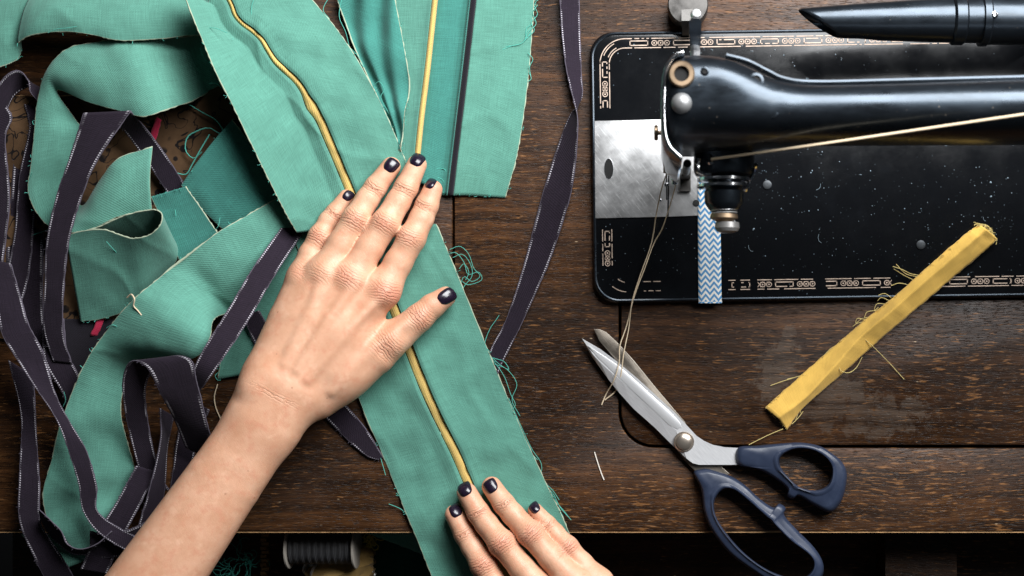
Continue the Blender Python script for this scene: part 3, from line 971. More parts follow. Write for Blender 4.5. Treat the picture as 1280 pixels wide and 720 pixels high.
fringe('frayed_fringe', M_thread_teal, sA, [zip3(AR, [14, 13, 10, 7, 6])], 12, (2, 7), .00018, side=-1, extra=[[(466, 108, 12), (474, 102, 14), (480, 112, 12), (476, 122, 11), (484, 138, 9), (490, 150, 8)], [(436, 58, 13), (449, 72, 12), (455, 84, 11), (450, 78, 12)], [(318, -4, 29), (314, 14, 28), (319, 34, 26)]])
fringe('frayed_fringe', M_thread_teal, sA, [zip3(AL, [48, 48, 40, 25, 13])], 12, (2, 6), .00018, side=1, extra=[[(254, 36, 38), (268, 35, 40), (284, 41, 40)], [(250, 60, 37), (256, 74, 37), (266, 82, 36)], [(262, 104, 36), (270, 104, 37), (277, 110, 37)], [(355, 270, 12), (363, 278, 12), (371, 289, 11)]])

# --- strip C: flat folded piece with yellow and black piping
sC = cloth_thing('cloth_strip', (590, 110), 'green cotton strip with one yellow and one black piping, lying flat on bare wood', 'cloth strip', GS)
CL = [(482, -12), (492, 90), (498, 160), (502, 222)]
CY = [(544.5, -12), (534, 85), (526, 150), (518, 228)]
CK = [(593, -12), (582, 85), (573, 160), (563, 244)]
CR_ = [(669, -12), (661, 95), (648, 188), (632, 247)]
def off(cv, dx, dz=0): return [(a[0] + dx, a[1], a[2] + dz) for a in cv]
zC = zip3
sheet('panel', M_teal, [zC(CL, 4), off(zC(CY, 5.2), -9), off(zC(CY, 6.2), -3.6), off(zC(CY, 3), -3)], sC, n=60, per=6, edge=M_teal_edge, sel='', wrinkle=.0006, seed=9)
sheet('panel', M_teal2, [off(zC(CY, 3), 3.2), off(zC(CY, 3.5), 8), off(zC(CK, 1.6), -13), off(zC(CK, 2.6), -7), off(zC(CK, 4.6), -4.2), off(zC(CK, 2.6), -3.2)], sC, n=60, per=6, edge=M_teal_edge, sel='', wrinkle=.0005, seed=9)  # recess shade of the middle band is put into the darker green
sheet('panel', M_teal, [off(zC(CK, 2.0), 3.0), off(zC(CK, 3.4), 4.0), off(zC(CK, 2.6), 18), zC(CR_, 1.4)], sC, n=60, per=8, edge=M_teal_edge, sel='R', wrinkle=.0008, seed=12)
sheet('piping', M_yellow_p, [off(zC(CY, 3.2), -4.2), off(zC(CY, 6.4), -2.5), off(zC(CY, 7.2), 0), off(zC(CY, 6.2), 2.6), off(zC(CY, 3.2), 4.4)], sC, n=60, per=3, wrinkle=.0002, jitter=0)
sheet('piping', M_black_cord, [off(zC(CK, 2.2), -4.6), off(zC(CK, 4.6), -2.5), off(zC(CK, 5.2), 0), off(zC(CK, 4.6), 2.2), off(zC(CK, 2.2), 4.2)], sC, n=60, per=3, wrinkle=.0002, jitter=0)
fringe('frayed_fringe', M_thread_teal, sC, [zip3(CR_, 1.4)], 9, (2, 6), .00018, side=-1, extra=[
    [(676, -4), (668, 6), (672, 18), (664, 28), (668, 38), (660, 46), (652, 54), (642, 57), (631, 58)], [(672, 6), (666, 16), (670, 30), (660, 40), (656, 50)], [(666, 30), (658, 36), (658, 48), (664, 40)], [(660, 66), (666, 74), (662, 84), (664, 98)], [(661, 90), (664, 98), (660, 102)], [(628, 62), (638, 58), (646, 56)]])
fringe('frayed_fringe', M_thread_teal, sC, [zip3([(504, 225), (532, 232), (563, 244), (600, 246), (632, 247)], 1.6)], 14, (2, 6), .00018, side=-1, extra=[[(530, 216), (545, 211), (556, 212), (560, 222)], [(534, 212), (542, 220), (552, 224), (558, 232)], [(573, 212), (578, 222), (583, 234)]])

# --- ruffled piece between A and C
sD = cloth_thing('cloth_strip', (475, 70), 'deep green rumpled strip tucked between the yellow cord strip and the flat piped strip', 'cloth strip', GS)
def ruff(u, v): return .0022 * math.sin(v * 15 + 3 * math.sin(u * 4)) * (.4 + .6 * (1 - u)) + .0015 * math.sin(u * 17 + v * 4)
sheet('panel', M_teal2, [zip3([(418, -14), (436, 40), (466, 110), (496, 182)], [6, 6, 6, 5]), zip3([(492, -14), (510, 92), (506, 145), (501, 190)], [10, 10, 9, 6])], sD, n=60, per=24, edge=M_teal_edge, prof=ruff, seed=4, wrinkle=.0018)
fringe('frayed_fringe', M_thread_teal, sD, [zip3([(492, -14), (510, 92), (506, 145), (501, 190)], 9)], 14, (3, 7), .00018, side=-1, extra=[[(428, -5, 12), (424, 20, 12), (432, 40, 12), (436, 56, 10)], [(412, -5, 14), (404, 12, 14), (412, 24, 12)]])

# --- the pile on the left
print_c = NT('printed_cloth')
o_ = print_c.coord('Object')
d_ = print_c.voro(print_c.mapping(o_, (1, 1, 1), rot=(0, 0, .5)), 118, rnd=.35)
dots = print_c.math('MULTIPLY', print_c.smooth(d_, .30, .36, 1, 0), print_c.smooth(print_c.noise(o_, 34, 2), .50, .54))
wl = print_c.noise(o_, 42, 2, .5, 1.2)
lines = print_c.smooth(print_c.math('ABSOLUTE', print_c.math('SUBTRACT', wl, .5)), .006, .014, 1, 0)
pc = print_c.ramp(print_c.noise(o_, 30, 4, .6), [(.3, (.055, .030, .015)), (.7, (.125, .070, .034))])
pc = print_c.mix(print_c.math('MAXIMUM', dots, lines), pc, (.008, .006, .006))
print_c.set(Base_Color=pc, Roughness=.85, Specular_IOR_Level=.2)
pcl = tag(sheet('patterned_cloth', print_c.m, [zip3([(-30, 120), (130, 118), (300, 105)], [2, 3, 5]), zip3([(-30, 250), (130, 270), (300, 250)], [3, 3, 3]), zip3([(-30, 420), (90, 430), (250, 420)], [1, 2, 2])], n=50, per=14, wrinkle=.003, edge=M_worn), 'brown printed cloth with black dots and outlines, glimpsed under the green pile', 'printed cloth')
M_red = cloth_mat('crimson_cotton', (.42, .02, .06), twill=.2)
tag(sheet('crimson_ribbon', M_red, [zip3([(196, 146), (188, 168), (176, 200), (150, 300), (122, 395), (112, 420)], [8, 6, 5, 5, 5, 4]), zip3([(202, 150), (196, 172), (184, 204), (160, 300), (130, 398), (121, 420)], [7, 5, 4, 4, 4, 3])], n=30, per=3, wrinkle=.0003), 'narrow crimson ribbon peeping out beneath the green loops', 'ribbon')

PG = 'green strips heaped at the side of the table'
def pile_strip(at, label, curves, n=80, per=16, mat=None, wr=.0012, seed=0, prof=None, fr=None, bow=0.0, extra=()):
    o = cloth_thing('cloth_strip', at, label, 'cloth strip', PG)
    sheet('panel', mat or M_teal, curves, o, n=n, per=per, edge=M_teal_edge, wrinkle=wr, seed=seed, prof=prof, bow=bow)
    if fr or extra: fringe('frayed_fringe', M_thread_teal, o, fr or [], 9, (2, 6), .00017, side=1, extra=extra)
    return o

T1b = [(-20, 92), (0, 84), (14, 79), (24, 72), (28, 60)]
pile_strip((10, 40), 'small corner of green cloth cut off by the far left corner, curling upward', [zip3([(-20, -14), (0, -14), (20, -14), (34, -14), (42, -14)], [14, 15, 17, 19, 20]), zip3(T1b, [20, 20, 19, 17, 12])], per=14, bow=.006, fr=[zip3(T1b, 20)])
T2b = [(22, 54), (40, 44), (80, 40), (115, 44), (150, 51), (200, 49), (245, 44), (310, 50)]
pile_strip((140, 20), 'green strip lying straight across the back of the pile, nearly level', [zip3([(46, -16), (60, -16), (90, -16), (120, -16), (155, -16), (205, -16), (250, -16), (315, -16)], [18, 20, 20, 20, 20, 17, 14, 12]), zip3(T2b, [26, 31, 33, 33, 32, 26, 20, 14])], per=16, bow=.006, fr=[zip3(T2b, 31)], extra=[[(60, 41, 34), (72, 36, 36), (84, 35, 36), (96, 33, 36)]])
# big turning loop
To = [(300, 40), (245, 43), (200, 46), (150, 50), (112, 53), (85, 60), (60, 85), (46, 125), (42, 165), (38, 205), (34, 238), (44, 264), (62, 284), (90, 291), (120, 285), (150, 271), (190, 262)]
Ti = [(305, 95), (262, 112), (225, 133), (186, 147), (150, 139), (110, 128), (72, 113), (92, 145), (106, 165), (104, 190), (96, 215), (92, 232), (96, 246), (104, 256), (124, 226), (150, 197), (190, 183)]
zo = [6, 8, 14, 22, 26, 26, 23, 20, 18, 17, 18, 24, 28, 30, 31, 31, 30]
zi = [4, 9, 21, 32, 33, 28, 20, 11, 9, 8, 8, 8, 10, 14, 26, 31, 32]
pile_strip((60, 180), 'long green strip looping round the corner of the pile and back under the dark tape', [zip3(To, zo), zip3(Ti, zi)], n=160, per=20, wr=.0016, seed=2, bow=.004, prof=lambda u, v: .006 * math.exp(-((u - .16) / .05) ** 2) - .006 * math.exp(-((u - .09) / .04) ** 2), fr=[zip3(To[6:12], 20)], extra=[[(40, 216, 24), (36, 226, 20)], [(40, 294, 8), (52, 290, 8), (60, 287, 8)]])
# standing pocket loop
Lr = [(82, 294), (105, 288), (130, 287), (148, 293), (166, 298), (186, 294), (200, 282), (203, 268), (196, 262), (184, 262), (165, 266), (145, 273), (125, 282), (106, 288)]
Lb = [(100, 402), (122, 400), (148, 393), (165, 386), (182, 378), (202, 350), (222, 324), (221, 305), (212, 298), (196, 294), (176, 296), (156, 298), (138, 300), (124, 300)]
pile_strip((150, 340), 'green strip standing on edge as an open pocket loop in the middle of the pile', [zip3(Lr, [32, 36, 38, 38, 38, 39, 40, 40, 40, 39, 38, 37, 36, 34]), zip3(Lb, [6, 6, 6, 6, 6, 6, 8, 10, 12, 13, 14, 14, 14, 14])], n=110, per=18, seed=6, wr=.0012, fr=[zip3(Lb[:6], 6)], extra=[[(133, 302, 37), (145, 315, 30), (160, 330, 22)]])
pile_strip((230, 270), 'short deep green piece lying flat beside the pocket loop', [zip3([(188, 246), (204, 280), (226, 330)], [13, 11, 9]), zip3([(232, 233), (254, 264), (282, 305)], [16, 13, 11])], mat=M_teal2, per=12, n=40, fr=[zip3([(188, 246), (210, 239), (232, 233)], 15)], extra=[[(262, 290, 16), (272, 284, 20), (275, 272, 20)], [(219, 262, 14), (220, 270, 14)]])
pile_strip((290, 210), 'green strip with a cut end in shade between the printed cloth and the big strip', [zip3([(291, 150), (322, 190), (352, 232), (372, 262)], [15, 12, 4, 1]), zip3([(226, 232), (252, 262), (282, 290), (310, 312)], [14, 10, 5, 2])], per=16, n=50, bow=.004, mat=M_teal2, fr=[zip3([(291, 150), (258, 192), (226, 232)], 16)])
# big strip folding down the pile
E1 = [(362, 236), (350, 245), (310, 268), (270, 292), (235, 319), (200, 346), (170, 373), (140, 404), (114, 440), (93, 482), (76, 530), (60, 585), (54, 630), (66, 668), (104, 694)]
E2 = [(384, 300), (372, 294), (343, 328), (312, 360), (290, 386), (268, 398), (264, 425), (240, 449), (168, 452), (152, 500), (157, 545), (170, 588), (158, 620), (142, 652), (120, 690)]
zE1 = [3, 6, 16, 23, 27, 31, 34, 31, 25, 18, 13, 10, 9, 8, 6]
zE2 = [3, 4, 7, 8, 6, 20, 30, 30, 8, 6, 6, 6, 6, 5, 4]
def crease(u, v):
    return -.012 * math.exp(-((u - .30 - .02 * v) / .035) ** 2) * v ** .6 * (1 - .3 * v) + .003 * math.exp(-((u - .43) / .05) ** 2)
def crease2(u, v):
    return crease(u, v) + .0016 * math.sin(u * 55 + v * 3) * max(0, min(1, (u - .55) * 6)) 
pile_strip((120, 520), 'long green strip folding over itself from the left hand down to the front corner', [zip3(E1, zE1), zip3(E2, zE2)], n=170, per=26, seed=8, wr=.0014, bow=.002, prof=crease2, fr=[zip3(E1[1:10], 25)], extra=[[(133, 410, 30), (140, 406, 32), (146, 408, 32)], [(80, 490, 18), (82, 500, 14), (79, 508, 12)], [(75, 510, 14), (76, 522, 14)]])
pile_strip((300, 430), 'flat green scrap lying on the wood beside the wrist', [zip3([(352, 300), (345, 330), (310, 375), (284, 410), (272, 474)], [2, 2, 2, 2, 2]), zip3([(420, 320), (400, 365), (360, 420), (335, 445), (318, 466)], [2, 2, 2, 2, 2])], per=12, n=50, fr=[zip3([(284, 410), (272, 474)], 2)], extra=[[(272, 466, 3), (269, 470, 4), (272, 475, 3), (276, 475, 3)]])
pile_strip((70, 690), 'green rag end hanging past the front edge under the dark tapes', [zip3([(26, 668), (50, 690), (80, 712)], [-4, -4, -4]), zip3([(40, 664), (72, 672), (112, 698)], [-2, -2, -2])], per=8, n=30)
tag(fringe('loose_thread', M_beige_thread, None, [], 0, r=.00042, extra=[[(159, 372, 37), (164, 368, 39), (168, 374, 40), (167, 382, 38), (172, 388, 37), (177, 394, 36)]]), 'curled pale thread end lying on the fold of the big green strip', 'thread')
tag(fringe('green_thread', M_thread_teal, None, [], 0, r=.00034, extra=[[(232, 128, 10), (252, 140, 10), (272, 152, 10), (280, 170, 9), (262, 160, 10), (246, 164, 10), (234, 172, 9), (232, 188, 8), (242, 198, 8), (252, 190, 9)]]), 'tangled green thread curling over the printed cloth', 'thread')
tag(fringe('green_thread', M_thread_teal, None, [], 0, r=.00034, extra=[[(206, 208, 8), (216, 214, 9), (232, 218, 10), (240, 206, 10), (250, 188, 11), (262, 168, 11)]]), 'straighter green thread running across the printed cloth to the shaded strip', 'thread')

# --- dark tapes
TG = 'dark purple tapes'
def tape(at, label, A, za, B_, zb, n=90, seed=0, per=6, bow=0.0, wr=.0005, mat=None):
    o = cloth_thing('fabric_tape', at, label, 'tape', TG)
    sheet('band', mat or M_tape, [zip3(A, za), zip3(B_, zb)], o, n=n, per=per, edge=M_tape_edge, thick=.0006, wrinkle=wr, seed=seed, tape=.0145, jitter=.0002, bow=bow)
    fz = fringe('frayed_fringe', M_tape_edge, o, [zip3(A, za)], 16, (2, 4), .00011, side=1)
    return o

tape((90, 260), 'dark tape hanging in a folded flap over the green loop, its upper end square', [(104, 141), (88, 192), (70, 245), (58, 300), (55, 360), (54, 410), (66, 452)], [44, 40, 38, 33, 26, 18, 12], [(164, 138), (122, 200), (102, 248), (87, 300), (80, 360), (79, 415), (90, 455)], [43, 42, 38, 33, 26, 18, 12], seed=1)
tape((150, 175), 'dark tape end dropping into the hollow behind the folded flap', [(140, 145), (160, 170), (185, 205), (215, 250)], [34, 18, 12, 8], [(164, 140), (186, 165), (208, 195), (236, 238)], [38, 22, 14, 9], n=40, seed=2)
tape((310, 380), 'straight dark tape slanting across the big green strip down to the wrist', [(366, 260), (352, 283), (318, 332), (284, 388), (248, 448), (236, 486)], [4, 8.5, 24, 36, 42, 30], [(394, 272), (373, 300), (343, 346), (310, 402), (270, 462), (246, 494)], [3.5, 6, 17, 30, 38, 28], seed=3)
tape((60, 500), 'dark tape sweeping from the far side down over the lower green strip', [(-22, 320), (-8, 360), (0, 412), (16, 442), (44, 484), (68, 520), (84, 560), (98, 605), (104, 640), (130, 672), (195, 708)], [22, 26, 32, 34, 33, 30, 28, 26, 24, 22, 20], [(14, 330), (26, 370), (36, 405), (54, 440), (70, 492), (88, 528), (108, 562), (121, 605), (122, 638), (150, 660), (212, 690)], [22, 26, 30, 30, 26, 25, 26, 25, 22, 18, 15], n=120, seed=4)
tape((40, 600), 'dark tape hanging beside the lower green strip and off the table edge', [(10, 450), (26, 520), (24, 590), (24, 650), (44, 700), (62, 735)], [10, 12, 14, 12, 8, 2], [(42, 470), (46, 545), (50, 605), (52, 655), (80, 700), (100, 735)], [10, 12, 13, 10, 6, 0], seed=5)
# arched loop
tape((200, 500), 'dark tape arching up in a tall open loop next to the wrist', [(186, 620), (176, 596), (158, 525), (153, 475), (164, 451), (184, 461), (200, 492), (216, 522), (232, 560)], [4, 8, 24, 40, 50, 50, 42, 28, 12], [(212, 612), (200, 590), (186, 530), (184, 478), (208, 447), (238, 449), (247, 480), (262, 540), (276, 580)], [4, 7, 20, 34, 46, 49, 42, 28, 12], n=120, seed=6, per=10)
tape((195, 580), 'dark tape standing on edge inside the tall loop', [(200, 510), (201, 550), (187, 610), (172, 660)], [22, 20, 16, 12], [(218, 520), (210, 560), (206, 615), (196, 668)], [6, 6, 5, 4], n=50, seed=7)
tape((90, 680), 'dark tape standing on edge in an S curve at the table corner', [(48, 637), (62, 650), (76, 664), (83, 680), (100, 687), (122, 680), (140, 664)], [26, 26, 26, 26, 25, 24, 22], [(50, 650), (66, 674), (88, 692), (104, 694), (116, 690), (128, 680), (142, 672)], [10, 10, 8, 8, 8, 8, 8], n=60, seed=8)
tape((150, 640), 'dark tape lying slantwise over the foot of the lower green strip', [(170, 582), (146, 626), (118, 672), (100, 712)], [12, 14, 13, 10], [(196, 590), (176, 630), (150, 680), (134, 718)], [11, 13, 12, 9], n=50, seed=9)
tape((170, 670), 'dark tape tucked under the forearm, crossing the slanting one', [(112, 664), (140, 668), (170, 658), (205, 640)], [16, 18, 18, 16], [(112, 700), (150, 696), (185, 690), (215, 680)], [10, 12, 12, 10], n=40, seed=10)
tape((20, 110), 'dark tape curling in a loose S at the back of the left table side', [(-16, 130), (4, 98), (22, 88), (34, 100), (38, 116), (56, 136)], [20, 20, 19, 18, 16, 12], [(-10, 170), (8, 140), (20, 118), (44, 108), (62, 122), (80, 160)], [8, 8, 8, 8, 8, 6], n=60, seed=11)
tape((10, 220), 'dark tape running down the left table side with its stitching showing', [(-18, 90), (8, 132), (15, 148), (7, 175), (12, 250), (4, 330)], [10, 10, 10, 10, 12, 14], [(-44, 100), (-24, 140), (-18, 160), (-20, 190), (-18, 250), (-26, 330)], [9, 9, 9, 9, 10, 12], n=60, seed=12)
tape((30, 260), 'dark tape lying in shade beside the green loop, over the printed cloth', [(30, 130), (36, 160), (24, 220), (18, 290), (8, 340), (-4, 380)], [5, 6, 7, 7, 8, 9], [(56, 135), (60, 170), (46, 225), (42, 290), (36, 345), (24, 390)], [5, 6, 7, 6, 7, 8], n=60, seed=13)
tape((440, 540), 'short loose tape end poking out between the wrist and the yellow ribbon strip', [(360, 478), (384, 500), (408, 524), (434, 550), (458, 570), (474, 575)], [2, 2.2, 2.5, 2.5, 2.2, 2], [(388, 460), (414, 486), (434, 508), (456, 534), (470, 556), (479, 572)], [2, 2.2, 4, 4, 3, 2], n=50, seed=14, mat=None)
tape((322, 420), 'dark tape crossing under the straight tape beside the back of the hand', [(302, 394), (314, 420), (330, 452)], [6, 6, 5], [(324, 388), (340, 416), (356, 440)], [6, 6, 5], n=30, seed=15)
tape((40, 330), 'wide dark tape in deep shade at the table side, under the sweeping one', [(20, 160), (14, 240), (8, 320), (14, 400), (40, 470)], [3, 3, 4, 4, 4], [(52, 165), (56, 240), (54, 330), (56, 410), (74, 468)], [3, 3, 4, 4, 4], n=50, seed=17)
tag(sheet('dark_fill', M_black_cord, [zip3([(58, 398), (66, 440), (86, 500)], [3, 3, 2]), zip3([(170, 400), (160, 450), (120, 500)], [3, 3, 2])], n=30, per=8), 'dark sheet added to blacken the hollow between the dark tapes and the pocket loop', 'cloth scrap')  # dark sheet put in where the hollow of the pile goes black
tape((110, 470), 'dark tape swinging out from under the sweeping tape toward the tall loop', [(52, 404), (56, 452), (78, 492), (84, 512)], [10, 11, 10, 6], [(80, 398), (84, 440), (98, 470), (100, 500)], [10, 11, 12, 8], n=50, seed=18)
tape((215, 560), 'dark tape lying flat on the wood between the tall loop and the forearm', [(236, 500), (222, 545), (214, 600), (204, 655)], [2, 2, 2, 2], [(262, 512), (246, 552), (238, 604), (230, 650)], [2, 2, 2, 2], n=40, seed=19)
# tape right of the strips
RA = [(699, -12), (702, 45), (709, 95), (718, 132), (722, 160), (716, 232), (693, 311), (672, 362), (649, 412), (630, 450), (622, 468)]
RB = [(724, -12), (725.5, 50), (727, 95), (727, 122), (708, 152), (681, 232), (661, 307), (647, 356), (632, 400), (617, 428), (612, 440)]
tape((700, 240), 'long dark purple tape twisting down the bare wood beside the sewing machine', RA, [5, 6, 7, 10, 12, 7, 4, 3, 3, 2, 2], RB, [3, 3, 4, 6, 3, 2, 2, 2, 2, 2, 2], n=120, seed=16, per=8)
# fold thread visible on it
# --- yellow offcut
yel = cloth_thing('yellow_offcut', (1100, 410), 'yellow bias offcut with frayed ends lying across the machine bed edge', 'cloth offcut')
yL = [(956, 509), (1000, 470), (1048, 428), (1084, 397), (1118, 370), (1170, 324), (1206, 293), (1224, 280)]
yM = [(972, 522), (1006, 498), (1040, 461), (1072, 425), (1112, 390), (1172, 338), (1214, 302), (1233, 286)]
yR = [(984, 538), (1003, 511), (1050, 470), (1093, 431), (1128, 401), (1180, 357), (1226, 318), (1247, 299)]
zy = [1.5, 2, 3, 6, 9, 10, 10, 11]
sheet('band', M_yellow, [zip3(yL, zy), zip3(yM, [z + 5.8 for z in zy]), zip3(yR, [z - .2 for z in zy])], yel, n=80, per=9, edge=M_yellow_edge, sel='', wrinkle=.0012, wscale=60, seed=21, prof=lambda u, v: .0018 * math.sin(u * 23 + 2 * v) * v * (1 - v) * 2)
fringe('frayed_fringe', M_yel_thread, yel, [zip3(yL, [z + .5 for z in zy])], 26, (3, 9), .00018, side=1, extra=[
    [(1148, 344, 9), (1138, 342, 11), (1128, 337, 12), (1116, 333, 12)], [(1146, 346, 9), (1132, 342, 10), (1120, 330, 12)], [(1142, 350, 9), (1130, 344, 10), (1117, 336, 11)],
    [(1136, 356, 9), (1124, 354, 9), (1114, 357, 9)], [(1114, 372, 9), (1106, 367, 9), (1098, 369, 9)], [(1112, 376, 9), (1102, 372, 9), (1097, 376, 8)], [(1106, 380, 8), (1096, 380, 8), (1093, 388, 7), (1098, 384, 7)], [(1096, 388, 8), (1084, 390, 7), (1080, 398, 6), (1077, 402, 4)], [(1090, 396, 6), (1078, 398, 5), (1070, 404, 3), (1072, 398, 4), (1082, 400, 5)], [(1084, 402, 5), (1072, 404, 4), (1066, 408, 3)],
    [(1045, 432, 4), (1038, 436, 2), (1030, 444, 1)], [(994, 472, 2), (980, 476, 2), (963, 482, 1)], [(1000, 470, 3), (984, 474, 2)],
    [(1076, 420, 9), (1090, 432, 8), (1110, 452, 2), (1130, 474, 1)], [(1049, 452, 7), (1050, 462, 8), (1060, 466, 5), (1070, 460, 2), (1078, 446, 3)],
    [(979, 536, 2), (960, 544, 1.5), (936, 556, 1)], [(1004, 514, 2), (998, 522, 2), (990, 530, 2)], [(1001, 516, 2), (1000, 512, 3), (994, 526, 1)]])
fringe('frayed_fringe', M_yel_thread, yel, [zip3([(1222, 279), (1236, 283), (1247, 301)], 11)], 80, (3, 9), .0002, side=1)
fringe('frayed_fringe', M_yel_thread, yel, [zip3([(956, 509), (970, 524), (984, 538)], 2)], 18, (2, 6), .00018, side=-1)

# --- blue and cream chevron tape stuck on the bed
ct = NT('chevron_weave')
u_, v_, _ = ct.sep(ct.coord('UV'))
tri = ct.math('PINGPONG', ct.math('MULTIPLY', v_, 1 / .0029), 1.0)
st = ct.math('FRACT', ct.math('ADD', ct.math('MULTIPLY', u_, 1 / .0042), ct.math('MULTIPLY', tri, .85)))
k_ = ct.math('MULTIPLY', ct.smooth(st, .44, .52), ct.smooth(st, .97, 1.0, 1, 0))
cn = ct.noise(ct.mapping(ct.coord('UV'), (900, 900, 1)), 1.0, 2)
ct.set(Base_Color=ct.mix(k_, (.78, .75, .68), (.08, .26, .50)), Roughness=.85, Specular_IOR_Level=.2, Normal=ct.bump(ct.math('ADD', cn, tri), .4, .0004))
zt_ = ZB * 1000 + 1.2
che = tag(sheet('chevron_tape', ct.m, [zip3([(872, 200), (872, 233), (872.5, 300), (873, 373), (873.5, 376.5), (874, 378)], [zt_] * 4 + [zt_ - 1, 4]), zip3([(899, 200), (900, 233), (901, 300), (902, 373), (902.5, 376.5), (903, 378)], [zt_] * 4 + [zt_ - 1, 4])], n=60, per=6, wrinkle=.0001, jitter=0, thick=.0005), 'blue and cream zigzag woven tape stuck across the machine bed', 'woven tape')

# --- sewing threads
mb = MB(); mb.tube([P(*p[:2], p[2] / 1000) for p in cr([(1330, 136, 185), (1280, 143, 182), (1150, 162, 165), (1020, 181, 150), (889, 199, 119)], 40)], .00085, 6)
tag(mb.build('sewing_thread', M_beige_thread), 'taut beige thread running along the machine arm to the tension', 'thread')
def thr(name, label, pts, r=.00042, m=None):
    mb = MB(); c = cr(pts, 60)
    mb.tube([P(a[0], a[1], a[2] / 1000) for a in c], r, 5)
    return tag(mb.build(name, m or M_beige_thread), label, 'thread')
thr('sewing_thread', 'loose beige thread trailing from the needle past the scissor tips, outer strand', [(842, 208, 45), (834, 216, 45), (826, 240, 35), (820, 270, 22), (814, 305, 12), (800, 345, 9), (790, 378, 8), (786, 410, 2), (780, 440, 7), (776, 470, 8), (770, 488, 2), (756, 500, 1)])
thr('sewing_thread', 'loose beige thread trailing from the needle clamp, ending in a hook by the blade', [(845, 230, 38), (838, 255, 26), (828, 285, 16), (817, 305, 10), (806, 335, 9), (793, 370, 8), (783, 408, 2), (775, 432, 7), (774, 452, 9), (768, 474, 9), (758, 492, 1), (752, 506, 1)])
thr('loose_thread', 'short straight white thread scrap on the wood below the scissor blades', [(743, 565, .5), (747, 578, .6), (751, 590, .5), (755, 600, .5)], .0005, plain('white_thread', (.75, .70, .62), .9))
thr('loose_thread', 'fine pale thread bending over the wood beside the forearm', [(272, 480, 1), (268, 496, 1), (270, 510, 1), (276, 524, 1)])
# ---------------------------------------------------------------- scissors
sci = thing('scissors', P(855, 552), 'open dressmaking scissors with steel blades and navy plastic handles over the table edge', 'scissors')
M_blade = NT('satin_blade')
o_ = M_blade.coord('Object')
bn = M_blade.noise(M_blade.mapping(M_blade.mapping(o_, rot=(0, 0, .8)), (120, 2200, 1)), 1.0, 3, .6)
M_blade = M_blade.set(Base_Color=M_blade.ramp(bn, [(.3, (.66, .66, .67)), (.7, (.80, .80, .81))]), Metallic=.35, Roughness=M_blade.ramp(bn, [(.3, .32), (.7, .42)]), Normal=M_blade.bump(bn, .12, .0002))
M_blade_in = brushed('inner_blade', (.26, .225, .185), .4, .9, .7)
M_navy = plain('navy_plastic', (.024, .034, .064), .40, spec=.45, nscale=90, namt=.15, bump=.08)


def ppoly(pts, z): return [P(p[0], p[1], z) for p in pts]


# lower blade (seen from its flat inner side)
lo = [(742, 411), (750, 411.5), (758, 415), (773, 429), (792, 450), (822, 487), (856, 527), (872, 560), (890, 573), (912, 592), (900, 600), (872, 592), (856, 576), (836, 548), (800, 497), (767, 447), (749, 426)]
mb = MB(); mb.prism([p[:2] for p in ppoly(lo, .004)], .0022, .0044, .0005); mb.build('blade', M_blade_in, sci, angle=25)
# upper blade: flat shank, ridge and ground bevel
top = [(727.5, 423), (750, 436), (773, 453), (798, 474), (822, 496), (842, 514), (857, 530), (871, 545), (880, 551), (891, 556), (906, 559), (926, 560), (926, 581), (905, 581), (884, 581), (874, 581), (866, 579), (858, 573), (844, 560), (818, 534), (792, 511), (774, 491), (761, 475), (748, 457), (740, 446)]
n_t = len(top)
ridge = {0: (727.5, 423), 24: (741, 443), 23: (750, 453), 22: (764, 466), 21: (779, 478.5), 20: (797, 494), 19: (822, 518), 18: (845, 538)}
zt = .0078
mb = MB()
ring0 = [P(p[0], p[1], .0048) for p in top]; ring1 = [P(p[0], p[1], .0060 if i not in (0,) else .0052) for i, p in enumerate(top)]
ring2 = []
for i, p in enumerate(top):
    if i in (18, 19, 20, 21, 22, 23, 24): ring1[i] = P(p[0], p[1], .0054); ring2.append(P(ridge[i][0], ridge[i][1], zt))
    else:
        c = Vector((0, 0, 0)); q = P(p[0], p[1], zt if i > 0 else .0058)
        ring2.append(q)
ring1 = [a if i in (18, 19, 20, 21, 22, 23, 24, 0) else P(top[i][0], top[i][1], zt - .0004) for i, a in enumerate(ring1)]
mb.loft([ring0, ring1, ring2]); mb.build('blade', M_blade, sci, smooth=False)
# hollow-ground band along the cutting edge: a polished facet, slightly sunk
fac = [(735, 432), (752, 443), (773, 457), (797, 478), (820, 499), (838, 515), (850, 528), (852, 534), (847, 537), (836, 531), (812, 508), (788, 486), (766, 465), (748, 448)]
mb = MB(); mb.prism([p[:2] for p in ppoly(fac, zt)], zt - .0006, zt + .00025, .0002); mb.build('ground_facet', plain('polished_facet', (.86, .86, .87), .30, .5), sci, angle=25)
c = P(855, 552, zt)
mb = MB(); mb.lathe(c + Vector((0, 0, -.001)), (0, 0, 1), [(0, .0069), (.0016, .0069), (.0020, .0064), (.0019, .0058), (.0032, .0054), (.0042, .0040), (.0046, .0018), (.0047, .0001)], 40); scw = mb.build('pivot_screw', plain('nickel', (.58, .50, .42), .32, .85), sci)
mb = MB(); mb.box((c.x - .0042, c.y - .0004, c.z + .0030), (c.x + .0042, c.y + .0004, c.z + .00385)); 

